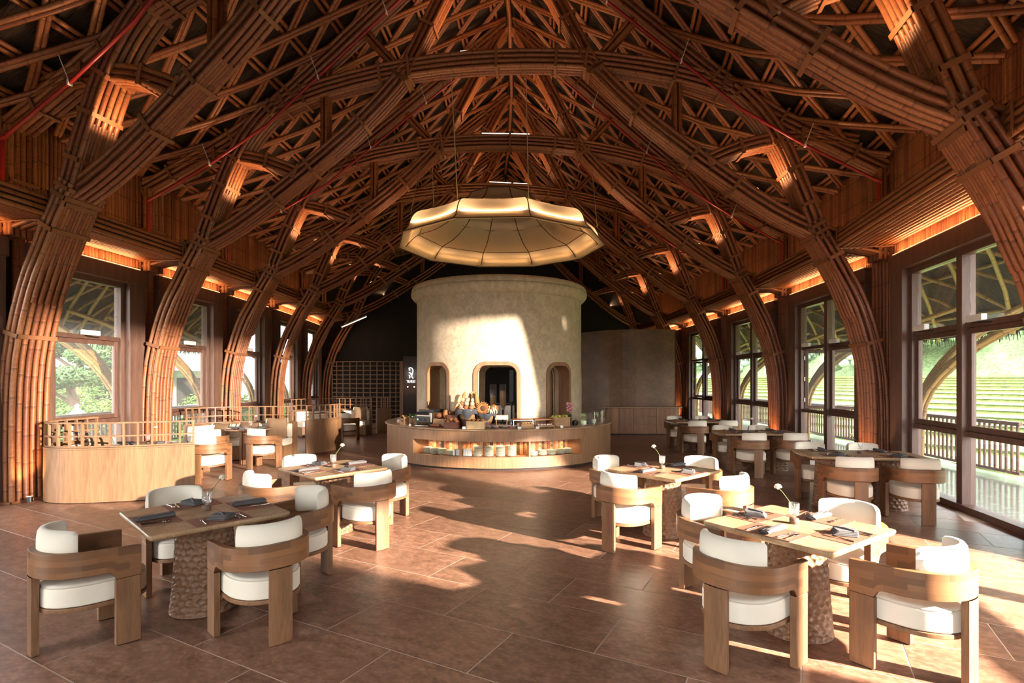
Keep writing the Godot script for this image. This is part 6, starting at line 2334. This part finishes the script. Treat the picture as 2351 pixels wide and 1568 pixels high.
	for i in 31:
		for j in 13:
			var s := lerpf(-70.0, 130.0, i / 30.0)
			var d := 68.0 + j * 9.0
			var lift := 3.0 * sin(s * 0.06) + 1.5 * sin(j * 1.3 + s * 0.1)
			if j == 0:
				d = 60.0
				lift = -6.0
			var p := dir * d + across * s
			sq.add(V(p.x, y - 1.0 + j * 4.6 + lift, p.y), Vector3.UP)
	for i in 30:
		for j in 12:
			var a := i * 13 + j
			sq.quad(a, a + 1, a + 14, a + 13)
	sq.smooth()
	part(f, "slope", sq.mesh(), M.far_green)
	var crown := MB.new()
	for i in 26:
		var th := acos(1.0 - 1.5 * (i + 0.5) / 26.0)
		var a := i * 2.39996
		var c := Vector3(sin(th) * cos(a), cos(th) * 0.9, sin(th) * sin(a)) * 0.72
		crown.ball(c, Vector3(0.36, 0.30, 0.36) * (0.85 + 0.3 * sin(i * 1.7)), 8, 5, Basis(Vector3.UP, a), 0.12, i)
	var mm := MultiMesh.new()
	mm.transform_format = MultiMesh.TRANSFORM_3D
	mm.use_colors = true
	mm.mesh = crown.mesh()
	mm.instance_count = 1300
	for i in 1300:
		var s := rr.randf_range(-65.0, 125.0)
		var d := 68.0 + pow(rr.randf(), 0.8) * 100.0
		var p := dir * d + across * s
		var yy := y - 1.0 + (d - 68.0) / 9.0 * 4.6 + 3.0 * sin(s * 0.06)
		var k := rr.randf_range(1.6, 3.6)
		mm.set_instance_transform(i, Transform3D(Basis(Vector3.UP, rr.randf() * TAU).scaled(Vector3(k, k * rr.randf_range(0.8, 1.2), k)), V(p.x, yy + k * 0.6, p.y)))
		var t := rr.randf_range(0.75, 1.25)
		mm.set_instance_color(i, Color(0.26 * t, 0.33 * t, 0.23 * t))
	var wo := MultiMeshInstance3D.new()
	wo.name = numbered("forest")
	wo.multimesh = mm
	wo.material_override = M.foliage
	add_child(wo)
	tag(wo, "pale green forest on the slope above the rice terraces", "forest", "", "stuff")

func _ready() -> void:
	rng.seed = 20240
	set_view()
	make_materials()
	M.pendant_glow = mat(Color(1, 0.9, 0.75), 0.5, {"emission_enabled": true, "emission": Color(1.0, 0.80, 0.55), "emission_energy_multiplier": 4.0})
	M.foliage = mat(Color(1, 1, 1), 0.85, {"vertex_color_use_as_albedo": true, "metallic_specular": 0.0, "backlight_enabled": true, "backlight": Color(0.6, 0.6, 0.4)})
	M.straw_roof = mat(Color(0.72, 0.68, 0.60), 0.95)
	flash_lamp(Vector3(9.4, 3.8, 0.7), Vector3(-0.8, 1.3, -5.7))
	build_floor()
	build_walls()
	build_roof()
	build_frames()
	build_tower()
	build_counter()
	build_pendant()
	build_booths()
	build_far_end()
	build_dining()
	build_food()
	build_outside()
